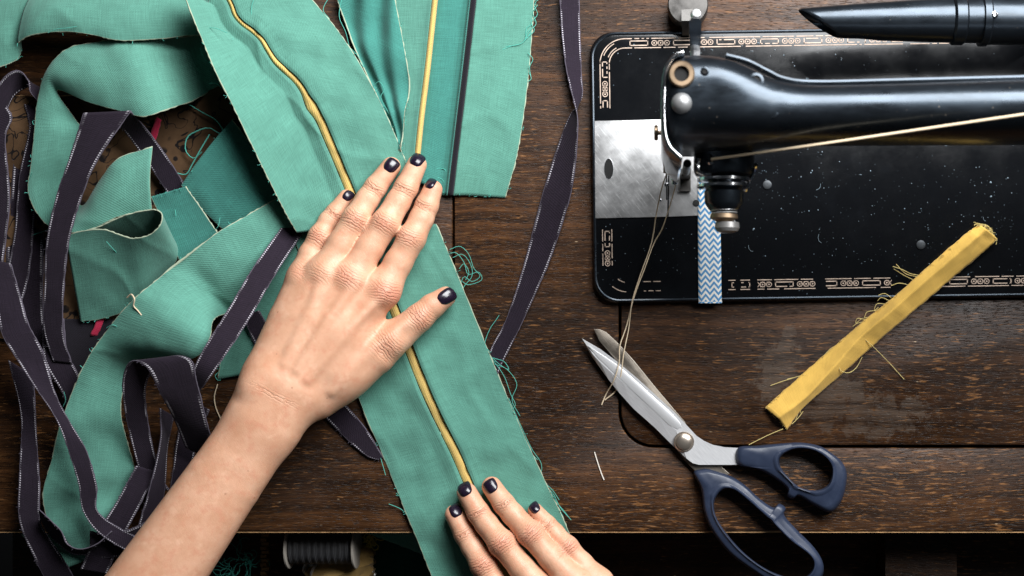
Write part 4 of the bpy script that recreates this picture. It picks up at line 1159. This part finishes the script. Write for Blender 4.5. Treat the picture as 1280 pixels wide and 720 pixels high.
def handle(outer, hole, z0, hgt, lip, label=None, n=150):
    """moulded finger ring: rounded body between outline and hole, with a raised lip round the hole"""
    oc = smooth_loop(outer, 400); hc = smooth_loop(hole, 400)
    cen = hc.mean(0)
    def by_angle(c):
        a = np.arctan2(c[:, 1] - cen[1], c[:, 0] - cen[0]); return a
    # walk the hole by arc length; pair each point with the outline at the same angle
    ao = by_angle(oc)
    ang = np.linspace(-math.pi, math.pi, n, endpoint=False)
    def at(c, aa, a, far):
        d = np.abs((aa - a + math.pi) % (2 * math.pi) - math.pi)
        k = np.argsort(d)[:3]
        k = k[np.argmax(np.linalg.norm(c[k] - cen, axis=1))]
        return c[k]
    # use finer angles where the outline is far away
    So = np.unwrap(ao); order = np.argsort(ao)
    pts_o = oc[np.linspace(0, 399, n).astype(int)]
    ah = by_angle(hc)
    O_, H_ = [], []
    for p in pts_o:
        a = math.atan2(p[1] - cen[1], p[0] - cen[0])
        d = np.abs((ah - a + math.pi) % (2 * math.pi) - math.pi)
        O_.append(p); H_.append(hc[np.argmin(d)])
    O_ = np.array(O_); H_ = np.array(H_)
    for _ in range(3): H_ = (np.roll(H_, 1, 0) + 2 * H_ + np.roll(H_, -1, 0)) / 4
    prof = [(0.0, 0.10), (0.0, .45), (.05, .74), (.14, .90), (.30, 1.0), (.60, 1.0)]
    rings = []
    W = np.linalg.norm(O_ - H_, axis=1)
    for t, h in prof:
        px = 1.0 * np.minimum(W * t, 30 * t + 0)          # shoulder has a fixed width where the body is broad
        q = O_ + (H_ - O_) / W[:, None] * px[:, None] if t < .5 else None
        if t >= .5:
            back = np.minimum(W * .38, 9.0)
            q = H_ + (O_ - H_) / W[:, None] * back[:, None]
        rings.append([P(a[0], a[1], z0 + hgt * h) for a in q])
    for bk, h in ((7.0, 1.0 + lip * .3), (4.5, 1.0 + lip), (2.2, 1.0 + lip * .9), (0.4, .86), (0.0, .5), (0.6, .1)):
        b = np.minimum(bk, W * .36 * bk / 9.0 + 0)
        q = H_ + (O_ - H_) / W[:, None] * b[:, None]
        rings.append([P(a[0], a[1], z0 + hgt * h) for a in q])
    mb = MB(); mb.loft(rings + [rings[0]], cap=False)
    o = mb.build('handle', M_navy, sci, angle=60)
    return o

h1 = [(921.5, 560), (921.5, 580), (948, 587), (970, 599), (984, 611), (984, 620), (991, 624), (999, 620.5), (1020, 633), (1037, 640.5), (1049, 631), (1056, 614), (1058.5, 592), (1053, 578), (1039, 566), (1023, 557), (1000, 553), (973, 554.5), (945, 557)]
e1 = [(976, 571), (992, 561.5), (1012, 561.5), (1030, 570), (1039.5, 584), (1037, 603), (1023, 612.5), (1001, 609.5), (985, 596), (975, 582)]
handle(h1, e1, .0008, .0118, .14)
h2 = [(867, 591), (876, 586.5), (887, 586.5), (911, 594), (931, 606), (948, 622), (966, 634), (974, 629.5), (982, 635), (981, 645), (998, 664), (1019, 686), (1029, 705), (1027, 722), (1012, 736), (988, 736), (964, 728), (939, 712), (912, 692), (890, 664), (880, 640), (876, 612)]
e2 = [(893, 626), (903, 612.5), (917, 612), (931, 622), (959, 647), (987, 675), (1013, 694), (1017, 709), (1006, 722), (986, 722), (959, 712), (931, 692), (906, 664), (894, 643)]
handle(h2, e2, .0004, .0112, .12)

# ---------------------------------------------------------------- things in the open drawer below the table edge
drw = thing('drawer', G(420, 700, -.085), 'open dark drawer full of sewing odds and ends below the table edge', 'drawer')
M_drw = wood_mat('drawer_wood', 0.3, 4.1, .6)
zD = -.085
mb = MB(); mb.box((G(-60, 0).x, G(0, 800).y, zD - .006), (G(1500, 0).x, G(0, 560).y, zD)); mb.build('drawer_bottom', M_drw, drw, smooth=False)  # stretch beyond the side is added to darken the lit floor there
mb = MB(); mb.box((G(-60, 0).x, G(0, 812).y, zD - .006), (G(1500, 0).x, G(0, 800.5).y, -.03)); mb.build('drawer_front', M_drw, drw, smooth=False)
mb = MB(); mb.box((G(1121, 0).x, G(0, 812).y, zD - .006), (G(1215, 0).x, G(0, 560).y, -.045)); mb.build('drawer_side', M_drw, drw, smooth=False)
zs = -.030
spool = thing('thread_spool', P(403, 686, zs - .014), 'spool of dark grey thread with pale rims lying in the drawer', 'thread spool')
kz = (H - zs) / H * S
sx0, sx1 = P(361, 684, zs), P(447, 684, zs)
wv_ = NT('grey_wound_thread'); o_ = wv_.coord('Object')
w_ = wv_.n('ShaderNodeTexWave'); w_.inputs['Scale'].default_value = 330; w_.inputs['Distortion'].default_value = .6; wv_.l(o_, w_.inputs['Vector'])
wv_.set(Base_Color=wv_.ramp(w_.outputs['Fac'], [(.2, (.012, .012, .013)), (.8, (.07, .07, .075))]), Roughness=.6, Normal=wv_.bump(w_.outputs['Fac'], .5, .0005))
M_rim = plain('pale_spool_rim', (.34, .31, .27), .5)
ax = (sx1 - sx0).normalized()
L_ = (sx1 - sx0).length
mb = MB(); mb.lathe(sx0 + ax * .0015, ax, [(0, .0105)] + [(L_ * i / 40, .0118 + .0004 * math.sin(i * 1.7)) for i in range(1, 39)] + [(L_ - .003, .0105)], 40); mb.build('winding', wv_.m, spool)
for d in (0, L_ - .0016):
    mb = MB(); mb.lathe(sx0 + ax * d, ax, [(0, .0145), (.0003, .0150), (.0013, .0150), (.0016, .0145)], 44); mb.build('spool_rim', M_rim, spool)
tag(sheet('green_rag', M_teal, [zip3([(454, 655), (490, 655), (530, 655)], [-40, -40, -40]), zip3([(450, 664), (500, 682), (545, 700)], [-42, -44, -48])], n=30, per=8, wrinkle=.002), 'green scrap of cloth folded just under the table edge beside the spool', 'cloth scrap')
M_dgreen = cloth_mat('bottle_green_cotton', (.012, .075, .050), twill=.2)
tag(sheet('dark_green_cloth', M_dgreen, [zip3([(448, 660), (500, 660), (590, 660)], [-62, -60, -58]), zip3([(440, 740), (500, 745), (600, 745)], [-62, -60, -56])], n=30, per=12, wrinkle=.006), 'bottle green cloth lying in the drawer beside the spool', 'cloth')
och = MB()
c0 = P(425, 712, -.045)
for i, (dx, dz, r) in enumerate(((0, 0, .017),)):
    rings = []
    for k in range(16):
        q = k / 15; rr = .019 * math.sin(math.pi * (0.12 + .8 * q)) ** .6
        cc = c0 + Vector((-.024 + .048 * q, -.010 + .016 * q, 0))
        rings.append([cc + Vector((.002 * math.sin(j * 2.1 + k), math.cos(2 * math.pi * j / 24) * rr * (1 + .10 * math.sin(j * 1.9 + k * .8)), math.sin(2 * math.pi * j / 24) * rr * .6 * (1 + .12 * math.sin(j * 2.3)))) for j in range(24)])
    och.loft(rings)
tag(och.build('ochre_bundle', cloth_mat('ochre_cotton', (.30, .19, .065), twill=.3)), 'rolled ochre cloth bundle in the drawer below the spool', 'cloth bundle')
M_bob = plain('dull_aluminium', (.50, .49, .47), .4, .6)
mb = MB(); b0 = P(388, 704, -.045); mb.lathe(b0, (.9, -.5, .3), [(0, .0085), (.0012, .0085), (.0012, .003), (.0070, .003), (.0070, .0085), (.0082, .0085)], 28)
tag(mb.build('bobbin', M_bob), 'small grey metal bobbin lying between the spool and the ochre bundle', 'bobbin')
mb = MB(); mb.tube([P(*p, -.047) for p in ((446, 706), (455, 708), (463, 713), (469, 719))], .0014, 8)
tag(mb.build('safety_pin', M_bob), 'thin pale metal pin lying right of the ochre bundle', 'pin')
mb = MB()
for i in range(22):
    x, y = R.uniform(455, 475), R.uniform(668, 684); mb.tube(squiggle((x, y), R.uniform(0, 360), R.uniform(10, 26), -.045, 1.4, 12), .0004, 4)
tag(mb.build('yellow_lint', plain('yellow_lint', (.55, .42, .06), .9)), 'tuft of yellow thread ends beside the spool in the drawer', 'thread tuft')
mb = MB()
for i in range(26):
    x, y = R.uniform(286, 312), R.uniform(690, 716); mb.tube(squiggle((x, y), R.uniform(0, 360), R.uniform(20, 60), -.05, 1.3, 16), .0003, 4)
tag(mb.build('green_lint', plain('green_lint', (.03, .24, .19), .9)), 'tangle of green threads in the drawer by the forearm', 'thread tangle')
mb = MB()
gx = G(0, 0)
for i in range(14):
    c = P(330 + (i % 2) * 1.2, 664 + i * 5.2, -.05); mb.box((c.x - .0022, c.y - .0011, -.052), (c.x + .0022 + (i % 2) * .001, c.y + .0011, -.0485))
a = P(327, 655, -.052); b = P(335, 745, -.052); mb.box((a.x, b.y, -.056), (b.x, a.y, -.0519))
tag(mb.build('brass_zip', plain('old_brass_zip', (.26, .16, .06), .4, .6), smooth=False), 'old brass zip lying upright in the drawer between forearm and spool', 'zip')
# the sewer's dark trousers in shadow
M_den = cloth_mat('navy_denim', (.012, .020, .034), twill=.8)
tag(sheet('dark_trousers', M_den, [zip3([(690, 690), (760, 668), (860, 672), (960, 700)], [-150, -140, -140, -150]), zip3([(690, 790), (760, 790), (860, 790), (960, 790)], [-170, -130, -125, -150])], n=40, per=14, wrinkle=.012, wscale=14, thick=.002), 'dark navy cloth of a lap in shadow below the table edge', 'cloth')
# ---------------------------------------------------------------- person: two hands and forearms, each one continuous skin
def rcone(p, a, b, ra, rb):
    ba = b - a; l2 = float(ba @ ba); rr = ra - rb; a2 = l2 - rr * rr; il2 = 1.0 / l2
    pa = p - a; y = pa @ ba; z = y - l2
    x = pa * l2 - y[:, None] * ba
    x2 = (x * x).sum(1); y2 = y * y * l2; z2 = z * z * l2
    k = math.copysign(1, rr) * rr * rr * x2 if rr != 0 else np.zeros_like(x2)
    d = (np.sqrt(x2 * a2 * il2) + y * rr) * il2 - ra
    m1 = np.sign(z) * a2 * z2 > k
    m2 = (~m1) & (np.sign(y) * a2 * y2 < k)
    d[m1] = np.sqrt(x2[m1] + z2[m1]) * il2 - rb
    d[m2] = np.sqrt(x2[m2] + y2[m2]) * il2 - ra
    return d


def smin(a, b, k):
    h = np.clip(k - np.abs(a - b), 0, None) / k
    return np.minimum(a, b) - h * h * k * .25


class Hand:
    def __init__(s):
        s.fingers = []; s.palm = []; s.bumps = []; s.kn = []
        s.kf, s.kp = .0022, .010

    def J(s, px, py, zmm, rpx):
        z = zmm / 1000.0
        return np.array(P(px, py, z)), rpx * S * (H - z) / H * (.95 if rpx < 13.9 else .905 if rpx < 19.2 else 1.0)

    def chain(s, pts):
        js = [s.J(*q) for q in pts]
        return [(js[i][0], js[i + 1][0], js[i][1], js[i + 1][1]) for i in range(len(js) - 1)]

    def f(s, p):
        D = None
        for ch in s.fingers:
            d = None
            for c in ch:
                e = rcone(p, *c); d = e if d is None else smin(d, e, s.kf)
            D = d if D is None else smin(D, d, .0007)
        Q = None
        for ch, k in s.palm:
            e = rcone(p, *ch[0])
            for c in ch[1:]: e = smin(e, rcone(p, *c), .0012)
            Q = e if Q is None else smin(Q, e, k)
        D = smin(D, Q, s.kp * .62)
        for c, r, k in s.bumps:
            e = np.linalg.norm(p - c, axis=1) - r
            D = smin(D, e, k)
        return D

    def grad(s, p, h=.0004):
        g = np.stack([s.f(p + np.array(e)) - s.f(p - np.array(e)) for e in ((h, 0, 0), (0, h, 0), (0, 0, h))], 1)
        return g / (np.linalg.norm(g, axis=1)[:, None] + 1e-12)

    def mesh(s, lo, hi, vox):
        lo = np.array(lo); hi = np.array(hi)
        B_ = 5
        nb = np.ceil((hi - lo) / (vox * B_)).astype(int)
        gx = [lo[i] + (np.arange(nb[i]) + .5) * vox * B_ for i in range(3)]
        cx = np.stack(np.meshgrid(*gx, indexing='ij'), -1).reshape(-1, 3)
        near = np.abs(s.f(cx)) < vox * B_ * 1.6
        blocks = np.argwhere(near.reshape(nb))
        dims = nb * B_ + 1
        F = np.full(dims, .05, np.float32)
        cd = s.f(cx).reshape(nb)
        F[:-1, :-1, :-1] = np.repeat(np.repeat(np.repeat(np.sign(cd) * .05, B_, 0), B_, 1), B_, 2)
        off = np.stack(np.meshgrid(*[np.arange(B_ + 1)] * 3, indexing='ij'), -1).reshape(-1, 3)
        for c0 in range(0, len(blocks), 2500):
            idx = (blocks[c0:c0 + 2500, None, :] * B_ + off[None]).reshape(-1, 3)
            F[idx[:, 0], idx[:, 1], idx[:, 2]] = s.f(lo + idx * vox)
        # surface nets
        ins = F < 0
        cnt = np.zeros(tuple(dims - 1), np.int8)
        for i in (0, 1):
            for j in (0, 1):
                for k in (0, 1):
                    cnt += ins[i:dims[0] - 1 + i, j:dims[1] - 1 + j, k:dims[2] - 1 + k]
        act = (cnt > 0) & (cnt < 8)
        vid = np.full(act.shape, -1, np.int32)
        cells = np.argwhere(act)
        vid[act] = np.arange(len(cells))
        acc = np.zeros((len(cells), 3)); wt = np.zeros(len(cells))
        cor = [(i, j, k) for i in (0, 1) for j in (0, 1) for k in (0, 1)]
        val = {c: F[cells[:, 0] + c[0], cells[:, 1] + c[1], cells[:, 2] + c[2]].astype(float) for c in cor}
        for a in cor:
            for ax in range(3):
                if a[ax] == 0:
                    b = list(a); b[ax] = 1; b = tuple(b)
                    va, vb = val[a], val[b]
                    m = (va < 0) != (vb < 0)
                    t = np.where(m, va / np.where(m, va - vb, 1), 0)
                    pt = np.array(a, float)[None] + t[:, None] * (np.array(b, float) - np.array(a, float))[None]
                    acc[m] += pt[m]; wt[m] += 1
        V = lo + (cells + acc / wt[:, None]) * vox
        quads = []
        for ax in range(3):
            u, v = [(1, 2), (2, 0), (0, 1)][ax]
            sl = [slice(1, None)] * 3
            A = [slice(1, dims[i] - 1) for i in range(3)]; A[ax] = slice(0, dims[ax] - 1)
            Bs = list(A); Bs[ax] = slice(1, dims[ax])
            fa, fb = ins[tuple(A)], ins[tuple(Bs)]
            for sgn in (True, False):
                e = np.argwhere((fa == sgn) & (fb != sgn))
                if not len(e): continue
                base = e.copy()
                for i in range(3):
                    if i != ax: base[:, i] += 1
                def cell(du, dv):
                    c = base.copy(); c[:, u] -= du; c[:, v] -= dv
                    return vid[c[:, 0], c[:, 1], c[:, 2]]
                q = np.stack([cell(1, 1), cell(0, 1), cell(0, 0), cell(1, 0)], 1)
                quads.append(q if sgn else q[:, ::-1])
        Q = np.vstack(quads)
        for _ in range(2):
            d = s.f(V); V = V - s.grad(V) * d[:, None]
        return V, Q

    def drop(s, xy, z0=.075):
        """height of the skin at plan points"""
        p = np.column_stack([xy, np.full(len(xy), z0)])
        for _ in range(60):
            p[:, 2] -= np.clip(s.f(p), -.002, .02) * .9
        return p


def skin_mat():
    t = NT('skin')
    o = t.coord('Object')
    at = lambda n: t.n('ShaderNodeAttribute', attribute_name=n).outputs['Fac']
    red, kw, ks = at('flush'), at('crease_weight'), at('crease_along')
    blot = t.noise(o, 70, 4, .6); fine = t.noise(o, 420, 3, .6)
    b = t.ramp(blot, [(.3, (.59, .305, .185)), (.7, (.70, .405, .265))])
    b = t.mix(t.math('MULTIPLY', t.smooth(t.math('ADD', red, t.math('MULTIPLY', t.math('SUBTRACT', fine, .5), .5)), .15, 1.0), .75), b, (.66, .25, .165))
    mot = t.noise(o, 150, 4, .7); b = t.mix(t.math('MULTIPLY', t.smooth(mot, .48, .68), .38), b, (.60, .235, .14))
    pal = t.noise(t.mapping(o, loc=(4, 2, 0)), 100, 3, .6); b = t.mix(t.math('MULTIPLY', t.smooth(pal, .55, .72), .35), b, (.80, .52, .36))
    frk = t.voro(o, 62); b = t.mix(t.math('MULTIPLY', t.smooth(frk, .035, .06, 1, 0), .55), b, (.36, .15, .08))
    w1 = t.math('SINE', t.math('ADD', t.math('MULTIPLY', ks, 2 * math.pi / 1.9), t.math('MULTIPLY', t.noise(o, 210, 3, .6), 13.0)))
    w1 = t.math('MULTIPLY', t.smooth(w1, -.2, .95), kw)
    b = t.mix(t.math('MULTIPLY', w1, .6), b, (.47, .165, .095))
    vo = t.voro(o, 1150, 'DISTANCE_TO_EDGE'); lines = t.noise(t.mapping(t.mapping(o, rot=(0, 0, 1.0)), (260, 900, 400)), 1.0, 3, .6)
    h = t.math('ADD', t.math('MULTIPLY', t.smooth(vo, 0, .12), .20), t.math('MULTIPLY', lines, .55))
    n1 = t.bump(h, .38, .0005)
    n2 = t.bump(t.math('MULTIPLY', w1, -1.0), .95, .0011, n1)
    return t.set(Base_Color=b, Roughness=t.ramp(blot, [(.3, .36), (.7, .48)]), Specular_IOR_Level=.42, Subsurface_Weight=.12,
                 Subsurface_Radius=(1.0, .35, .2), Subsurface_Scale=.0028, Normal=n2)


M_skin = skin_mat()
M_nail = plain('aubergine_nail_varnish', (.011, .006, .016), .24, spec=.5, coat=.25, nscale=260, namt=.3, bump=.06)


def build_hand(h, name, lo, hi, vox, parent, label):
    V, Q = h.mesh(lo, hi, vox)
    kw = np.zeros(len(V)); ks = np.zeros(len(V)); red = np.zeros(len(V))
    N_ = h.grad(V)
    up = np.clip(N_[:, 2] * 1.3, 0, 1)
    for (c, ax, sl, sw, amp, rd) in h.kn:
        d = V - c; a = d @ ax; w2 = (d * d).sum(1) - a * a - d[:, 2] ** 2 * .6
        g = np.exp(-(a / sl) ** 2 - np.clip(w2, 0, None) / sw ** 2) * up
        better = g * amp > kw
        # creases bow round the knuckle
        al = a * 1000 + np.sign(a) * np.clip(w2, 0, None) / sw ** 2 * -1.2
        ks = np.where(better, al, ks); kw = np.maximum(kw, g * amp)
        g2 = np.exp(-(a / (sl * 1.5)) ** 2 - np.clip(w2, 0, None) / (sw * 1.6) ** 2)
        red = np.maximum(red, g2 * rd)
    me = bpy.data.meshes.new(name)
    me.from_pydata(V.tolist(), [], Q.tolist()); me.update()
    for nm, arr in (('flush', red), ('crease_weight', kw), ('crease_along', ks)):
        at = me.attributes.new(nm, 'FLOAT', 'POINT'); at.data.foreach_set('value', arr.astype(np.float32))
    me.polygons.foreach_set('use_smooth', [True] * len(me.polygons))
    o = link_mesh(name, me, M_skin, parent)
    if label: o['label'] = label
    return o


def nail(h, parent, px, py, dirpx, wpx, lpx, zg=.018, roll=0.0):
    """varnished nail laid on the skin: centre px, direction to the fingertip, width and length in px"""
    d = np.array(dirpx, float); d /= np.linalg.norm(d); s_ = np.array([d[1], -d[0]])
    nu, nv = 13, 15
    pts = []; sh = []
    for i in range(nv):
        v = -1 + 2 * i / (nv - 1)
        for j in range(nu):
            u = -1 + 2 * j / (nu - 1)
            # superellipse: rounder at the root, squarer at the tip
            e = 2.6 if v < 0 else 3.4
            lim = (1 - abs(v) ** e) ** (1 / e) if abs(v) < 1 else 0.0
            lim = max(lim, .30 if v > 0 else .22)
            uu = u * lim * (1.0 + .06 * v)
            q = np.array([px, py]) + s_ * uu * wpx / 2 - 0 * d + d * v * lpx / 2
            pts.append(P(q[0], q[1], zg)[:2]); sh.append(max(abs(u), abs(v)))
    xy = np.array([list(p) for p in pts])
    p = h.drop(xy)
    # second pass with the right height for the lens
    pts2 = []
    k = 0
    for i in range(nv):
        for j in range(nu):
            g = np.array(P(0, 0, zg)); g2 = np.array(P(0, 0, p[k, 2])); 
            k += 1
    n_ = h.grad(p)
    # keep the plate smooth: fit the heights with a quadric, so it bridges the skin's dips
    uv = np.array([(-1 + 2 * j / (nu - 1), -1 + 2 * i / (nv - 1)) for i in range(nv) for j in range(nu)])
    lim = np.linalg.norm((xy - xy.mean(0)) @ np.eye(2), axis=1)
    A = np.column_stack([np.ones(len(xy)), xy - xy.mean(0), (xy[:, 0] - xy[:, 0].mean()) ** 2, (xy[:, 1] - xy[:, 1].mean()) ** 2, (xy[:, 0] - xy[:, 0].mean()) * (xy[:, 1] - xy[:, 1].mean())])
    co, *_ = np.linalg.lstsq(A, p[:, 2], rcond=None)
    ok = (np.array(sh) < .8) & (np.abs(h.f(p)) < .0006)
    ok &= p[:, 2] > p[ok, 2].max() - .0042
    co, *_ = np.linalg.lstsq(A[ok], p[ok, 2], rcond=None)
    zf = A @ co
    sh = np.array(sh)
    top = p.copy(); top[:, 2] = zf + np.where(sh > .99, .0001, np.where(sh > .82, .00052, .00070))
    me_v = top.tolist(); f = []
    for i in range(nv - 1):
        for j in range(nu - 1):
            f.append((i * nu + j, i * nu + j + 1, (i + 1) * nu + j + 1, (i + 1) * nu + j))
    base = len(me_v); 
    bot = p.copy(); bot[:, 2] = zf - .0007
    me_v += bot.tolist()
    f += [tuple(base + a for a in q[::-1]) for q in f]
    rim = [j for j in range(nu)] + [i * nu + nu - 1 for i in range(1, nv)] + [(nv - 1) * nu + j for j in range(nu - 2, -1, -1)] + [i * nu for i in range(nv - 2, 0, -1)]
    for a, b in zip(rim, rim[1:] + rim[:1]): f.append((b, a, base + a, base + b))
    me = bpy.data.meshes.new('fingernail'); me.from_pydata(me_v, [], f); me.update()
    import bmesh
    bm = bmesh.new(); bm.from_mesh(me); bmesh.ops.recalc_face_normals(bm, faces=bm.faces); bm.to_mesh(me); bm.free()
    me.polygons.foreach_set('use_smooth', [True] * len(me.polygons))
    return link_mesh('fingernail', me, M_nail, parent)


def knuckles(h, ch, which, sl, sw, amp, rd):
    for c, i in zip(which, range(len(which))): pass


def add_kn(h, px, py, z, to, sl, sw, amp, rd):
    c = np.array(P(px, py, z / 1000)); b = np.array(P(to[0], to[1], z / 1000)); a = (b - c); a /= np.linalg.norm(a)
    h.kn.append((c, a, sl / 1000, sw / 1000, amp, rd))


person = thing('person', P(450, 520, .03), 'person with bare forearms and dark varnished nails, pressing the green strip flat with both hands', 'person')

# ---- left hand, laid flat; joints as (px, py, height mm, radius px)
L = Hand()
L.fingers = [
    L.chain([(479, 362, 21, 20), (498, 328, 18.5, 19.0), (515, 298, 16.5, 18.6), (527, 273, 13.5, 16.4), (533.5, 257, 12, 15.6), (541, 237, 11, 12.6)]),
    L.chain([(438, 350, 23, 20.5), (462, 310, 20.5, 19.1), (482, 279, 18.5, 18.8), (498, 252, 15, 16.4), (508, 234, 13.5, 15.8), (521, 206, 11.5, 13.0)]),
    L.chain([(405, 342, 22, 19.5), (427, 305, 20, 18.8), (444.5, 274, 18, 18.0), (459.5, 249, 14.5, 15.6), (469.5, 234, 13, 15.0), (489, 208, 11.2, 12.4)]),
    L.chain([(376, 347, 18, 17), (388, 318, 15.5, 15.8), (400, 295, 14, 14.6), (411, 276, 11.5, 12.6), (419, 266, 10.5, 12.0), (433, 246, 9.5, 9.6)]),
]
thumb = L.chain([(400, 498, 22, 25), (470, 444, 19, 24), (497, 420, 16.5, 20.5), (524, 397, 14.5, 19.0), (540, 383, 13, 17.4), (557, 371, 11.5, 14.2)])
L.palm = [(c, .013) for c in (
          L.chain([(479, 362, 21, 20.5), (430, 420, 25, 23), (375, 484, 29, 25), (340, 540, 32, 24)]), L.chain([(438, 350, 23, 21), (405, 405, 26, 23), (360, 478, 30, 25), (330, 525, 32, 24)]),
          L.chain([(405, 342, 22, 20), (380, 400, 25.5, 23), (345, 472, 30, 25), (320, 515, 32, 24)]), L.chain([(376, 347, 18, 17.5), (358, 400, 21, 22), (331, 468, 28, 25)]))]
L.palm += [(thumb, .010), (L.chain([(432, 425, 19, 27), (425, 462, 19, 29)]), .016)]
L.palm += [(L.chain([(338, 476, 31, 24.5), (314, 520, 34, 23), (262, 592, 39, 24.5), (125, 782, 52, 31)]), .014), (L.chain([(374, 494, 29, 24), (349, 538, 32, 23), (298, 612, 37, 25.5), (178, 790, 50, 32)]), .014), (L.chain([(345, 490, 27, 34), (295, 575, 33, 36), (155, 780, 48, 44)]), .010)]
L.palm += [(c, .0055) for c in (L.chain([(446, 352, 32.5, 4.2), (412, 398, 38, 3.8), (372, 462, 43, 3.2)]), L.chain([(410, 345, 31, 4.0), (386, 395, 36.5, 3.8), (357, 455, 43, 3.2)]), L.chain([(478, 368, 31, 3.6), (436, 412, 36.6, 3.4), (385, 474, 42, 3)]),
           L.chain([(400, 352, 31, 2.6), (392, 405, 36.4, 2.4), (362, 440, 40, 2.2)]), L.chain([(509, 404, 24.5, 3.0), (470, 432, 30, 3.2), (415, 488, 34.5, 3.0)]))]
L.bumps = [(np.array(P(*q[:2], q[2] / 1000)), q[3] * .87 / 1000, .006) for q in
           ((482, 366, 26, 8.0), (438, 349, 28, 8.2), (407, 343, 27, 7.6), (377, 349, 22.5, 6.4), (512, 298, 20, 7.4), (482, 279, 22, 7.6), (446, 275, 21.5, 7.2), (400, 296, 16.5, 5.8), (490, 428, 23, 8.4), (524, 398, 17.5, 7.6), (322, 487, 38, 12.5))]
for a in ((512, 297, 20, (523, 272), 4.6, 6.8, .75, .75), (482, 279, 22, (498, 252), 4.6, 6.8, .75, .75), (446, 275, 21, (461, 249), 5.0, 7.2, .9, .7), (400, 296, 16, (411, 276), 4.2, 6.0, .8, .8),
          (529, 258, 14, (539, 237), 2.6, 6.2, .75, .5), (506, 238, 16, (521, 206), 2.8, 6.4, .8, .5), (469, 237, 15, (489, 208), 2.8, 6.2, .8, .45), (418, 268, 12, (433, 246), 2.4, 5, .7, .5),
          (487, 366, 28, (500, 330), 6, 8.5, .6, .95), (438, 347, 30, (460, 312), 5.5, 8, .5, .8), (404, 343, 28, (425, 305), 5, 7, .3, .5), (377, 340, 24, (390, 312), 5, 6, .2, .6),
          (526, 397, 19, (550, 377), 5.6, 8, .85, .6), (485, 432, 24, (515, 406), 7, 9, .55, .45), (345, 492, 40, (365, 455), 2.2, 16, .22, .1),
          (543, 232, 12, (550, 215), 6, 6, .0, .9), (555, 372, 13, (570, 360), 8, 8, .0, .55), (526, 198, 12, (530, 185), 6, 6, 0, .5), (492, 200, 12, (495, 190), 6, 6, 0, .5), (436, 240, 10, (440, 232), 6, 6, 0, .7)):
    add_kn(L, *a)
lo_ = P(90, 800, .05); hi_ = P(600, 170, 0.0)
lob = build_hand(L, 'arm', (lo_.x - .005, lo_.y - .0, -.002), (hi_.x, hi_.y, .085), .0010, person, 'flat hand and forearm with thumb spread to the side')
for (px, py, d, w, l, zg) in ((434.5, 244.5, (12, -17), 11.5, 14, .014), (488.5, 206.5, (12, -18), 16.5, 19, .017), (520.5, 199.5, (10, -20), 17, 18, .018), (537.5, 229, (7, -17), 12.5, 15, .017), (557.5, 370.5, (18, -13), 18, 23, .019)):
    nail(L, lob, px, py, d, w, l, zg)

# ---- right hand, fingertips on the strip, palm beyond the near edge of the photo
Rh = Hand()
Rh.fingers = [
    Rh.chain([(655, 790, 24, 20), (624, 740, 21, 17.5), (604, 706, 18, 17.2), (590, 683, 13.5, 15.0), (581, 668, 12, 14.6), (568, 643, 10.5, 12.6)]),
    Rh.chain([(692, 752, 27, 20), (652, 710, 24, 17.4), (627, 679, 21.5, 17.6), (608, 655, 17, 15.6), (598, 641, 15.5, 15.2), (583.5, 616, 13, 13.4)]),
    Rh.chain([(722, 732, 26, 19.5), (688, 696, 23.5, 17.0), (663, 667, 21, 17.2), (641, 643, 16, 15.2), (630, 630, 14.5, 14.8), (614.5, 608, 12, 13.0)]),
    Rh.chain([(750, 728, 21, 17), (728, 704, 18.5, 14.4), (709, 684, 16.5, 14.4), (693, 666, 13, 12.6), (684, 656, 12, 12.0), (669, 638, 10.5, 9.8)]),
]
Rh.palm = [(c, .012) for c in (Rh.chain([(655, 790, 24, 20), (740, 880, 30, 25)]), Rh.chain([(692, 752, 27, 20), (755, 850, 31, 25)]), Rh.chain([(722, 732, 26, 19.5), (780, 840, 31, 25)]), Rh.chain([(750, 728, 21, 17), (800, 840, 28, 24)]),
           Rh.chain([(735, 850, 30, 30), (770, 900, 34, 30)]), Rh.chain([(790, 840, 30, 28), (820, 900, 34, 30)]))]
Rh.bumps = [(np.array(P(*q[:2], q[2] / 1000)), q[3] * .87 / 1000, .006) for q in ((604, 706, 21, 7.2), (627, 679, 25, 7.4), (663, 667, 24.5, 7.2), (709, 684, 19, 6.2))]
for a in ((603, 706, 21, (590, 683), 5.2, 7.5, .9, .8), (627, 679, 25, (608, 655), 5.2, 7.5, .95, .8), (663, 667, 24, (641, 643), 5.2, 7.4, .95, .8), (710, 684, 19, (693, 666), 4.4, 6.2, .9, .8),
          (581, 667, 15, (568, 643), 2.8, 6.2, .7, .5), (598, 641, 18, (584, 616), 2.8, 6.4, .8, .5), (630, 630, 17, (615, 608), 2.8, 6.2, .8, .5), (685, 657, 14, (669, 638), 2.5, 5.2, .75, .5),
          (566, 638, 12, (560, 628), 7, 7, 0, .6), (581, 610, 14, (576, 600), 7, 7, 0, .55), (612, 603, 14, (608, 595), 7, 7, 0, .55), (666, 634, 12, (660, 628), 6, 6, 0, .6)):
    add_kn(Rh, *a)
lo_ = P(540, 830, .05); hi_ = P(790, 575, 0.0)
rob = build_hand(Rh, 'hand', (lo_.x, lo_.y, -.002), (hi_.x, hi_.y, .070), .0010, person, 'hand reaching in from the near edge, four fingertips on the strip')
for (px, py, d, w, l, zg) in ((569, 639, (-9, -17), 14.5, 17, .017), (580.5, 612.5, (-10, -17), 17, 17.5, .020), (613, 608, (-11, -16), 17, 17.5, .019), (668, 635.5, (-12, -14), 12.5, 14, .016)):
    nail(Rh, rob, px, py, d, w, l, zg)
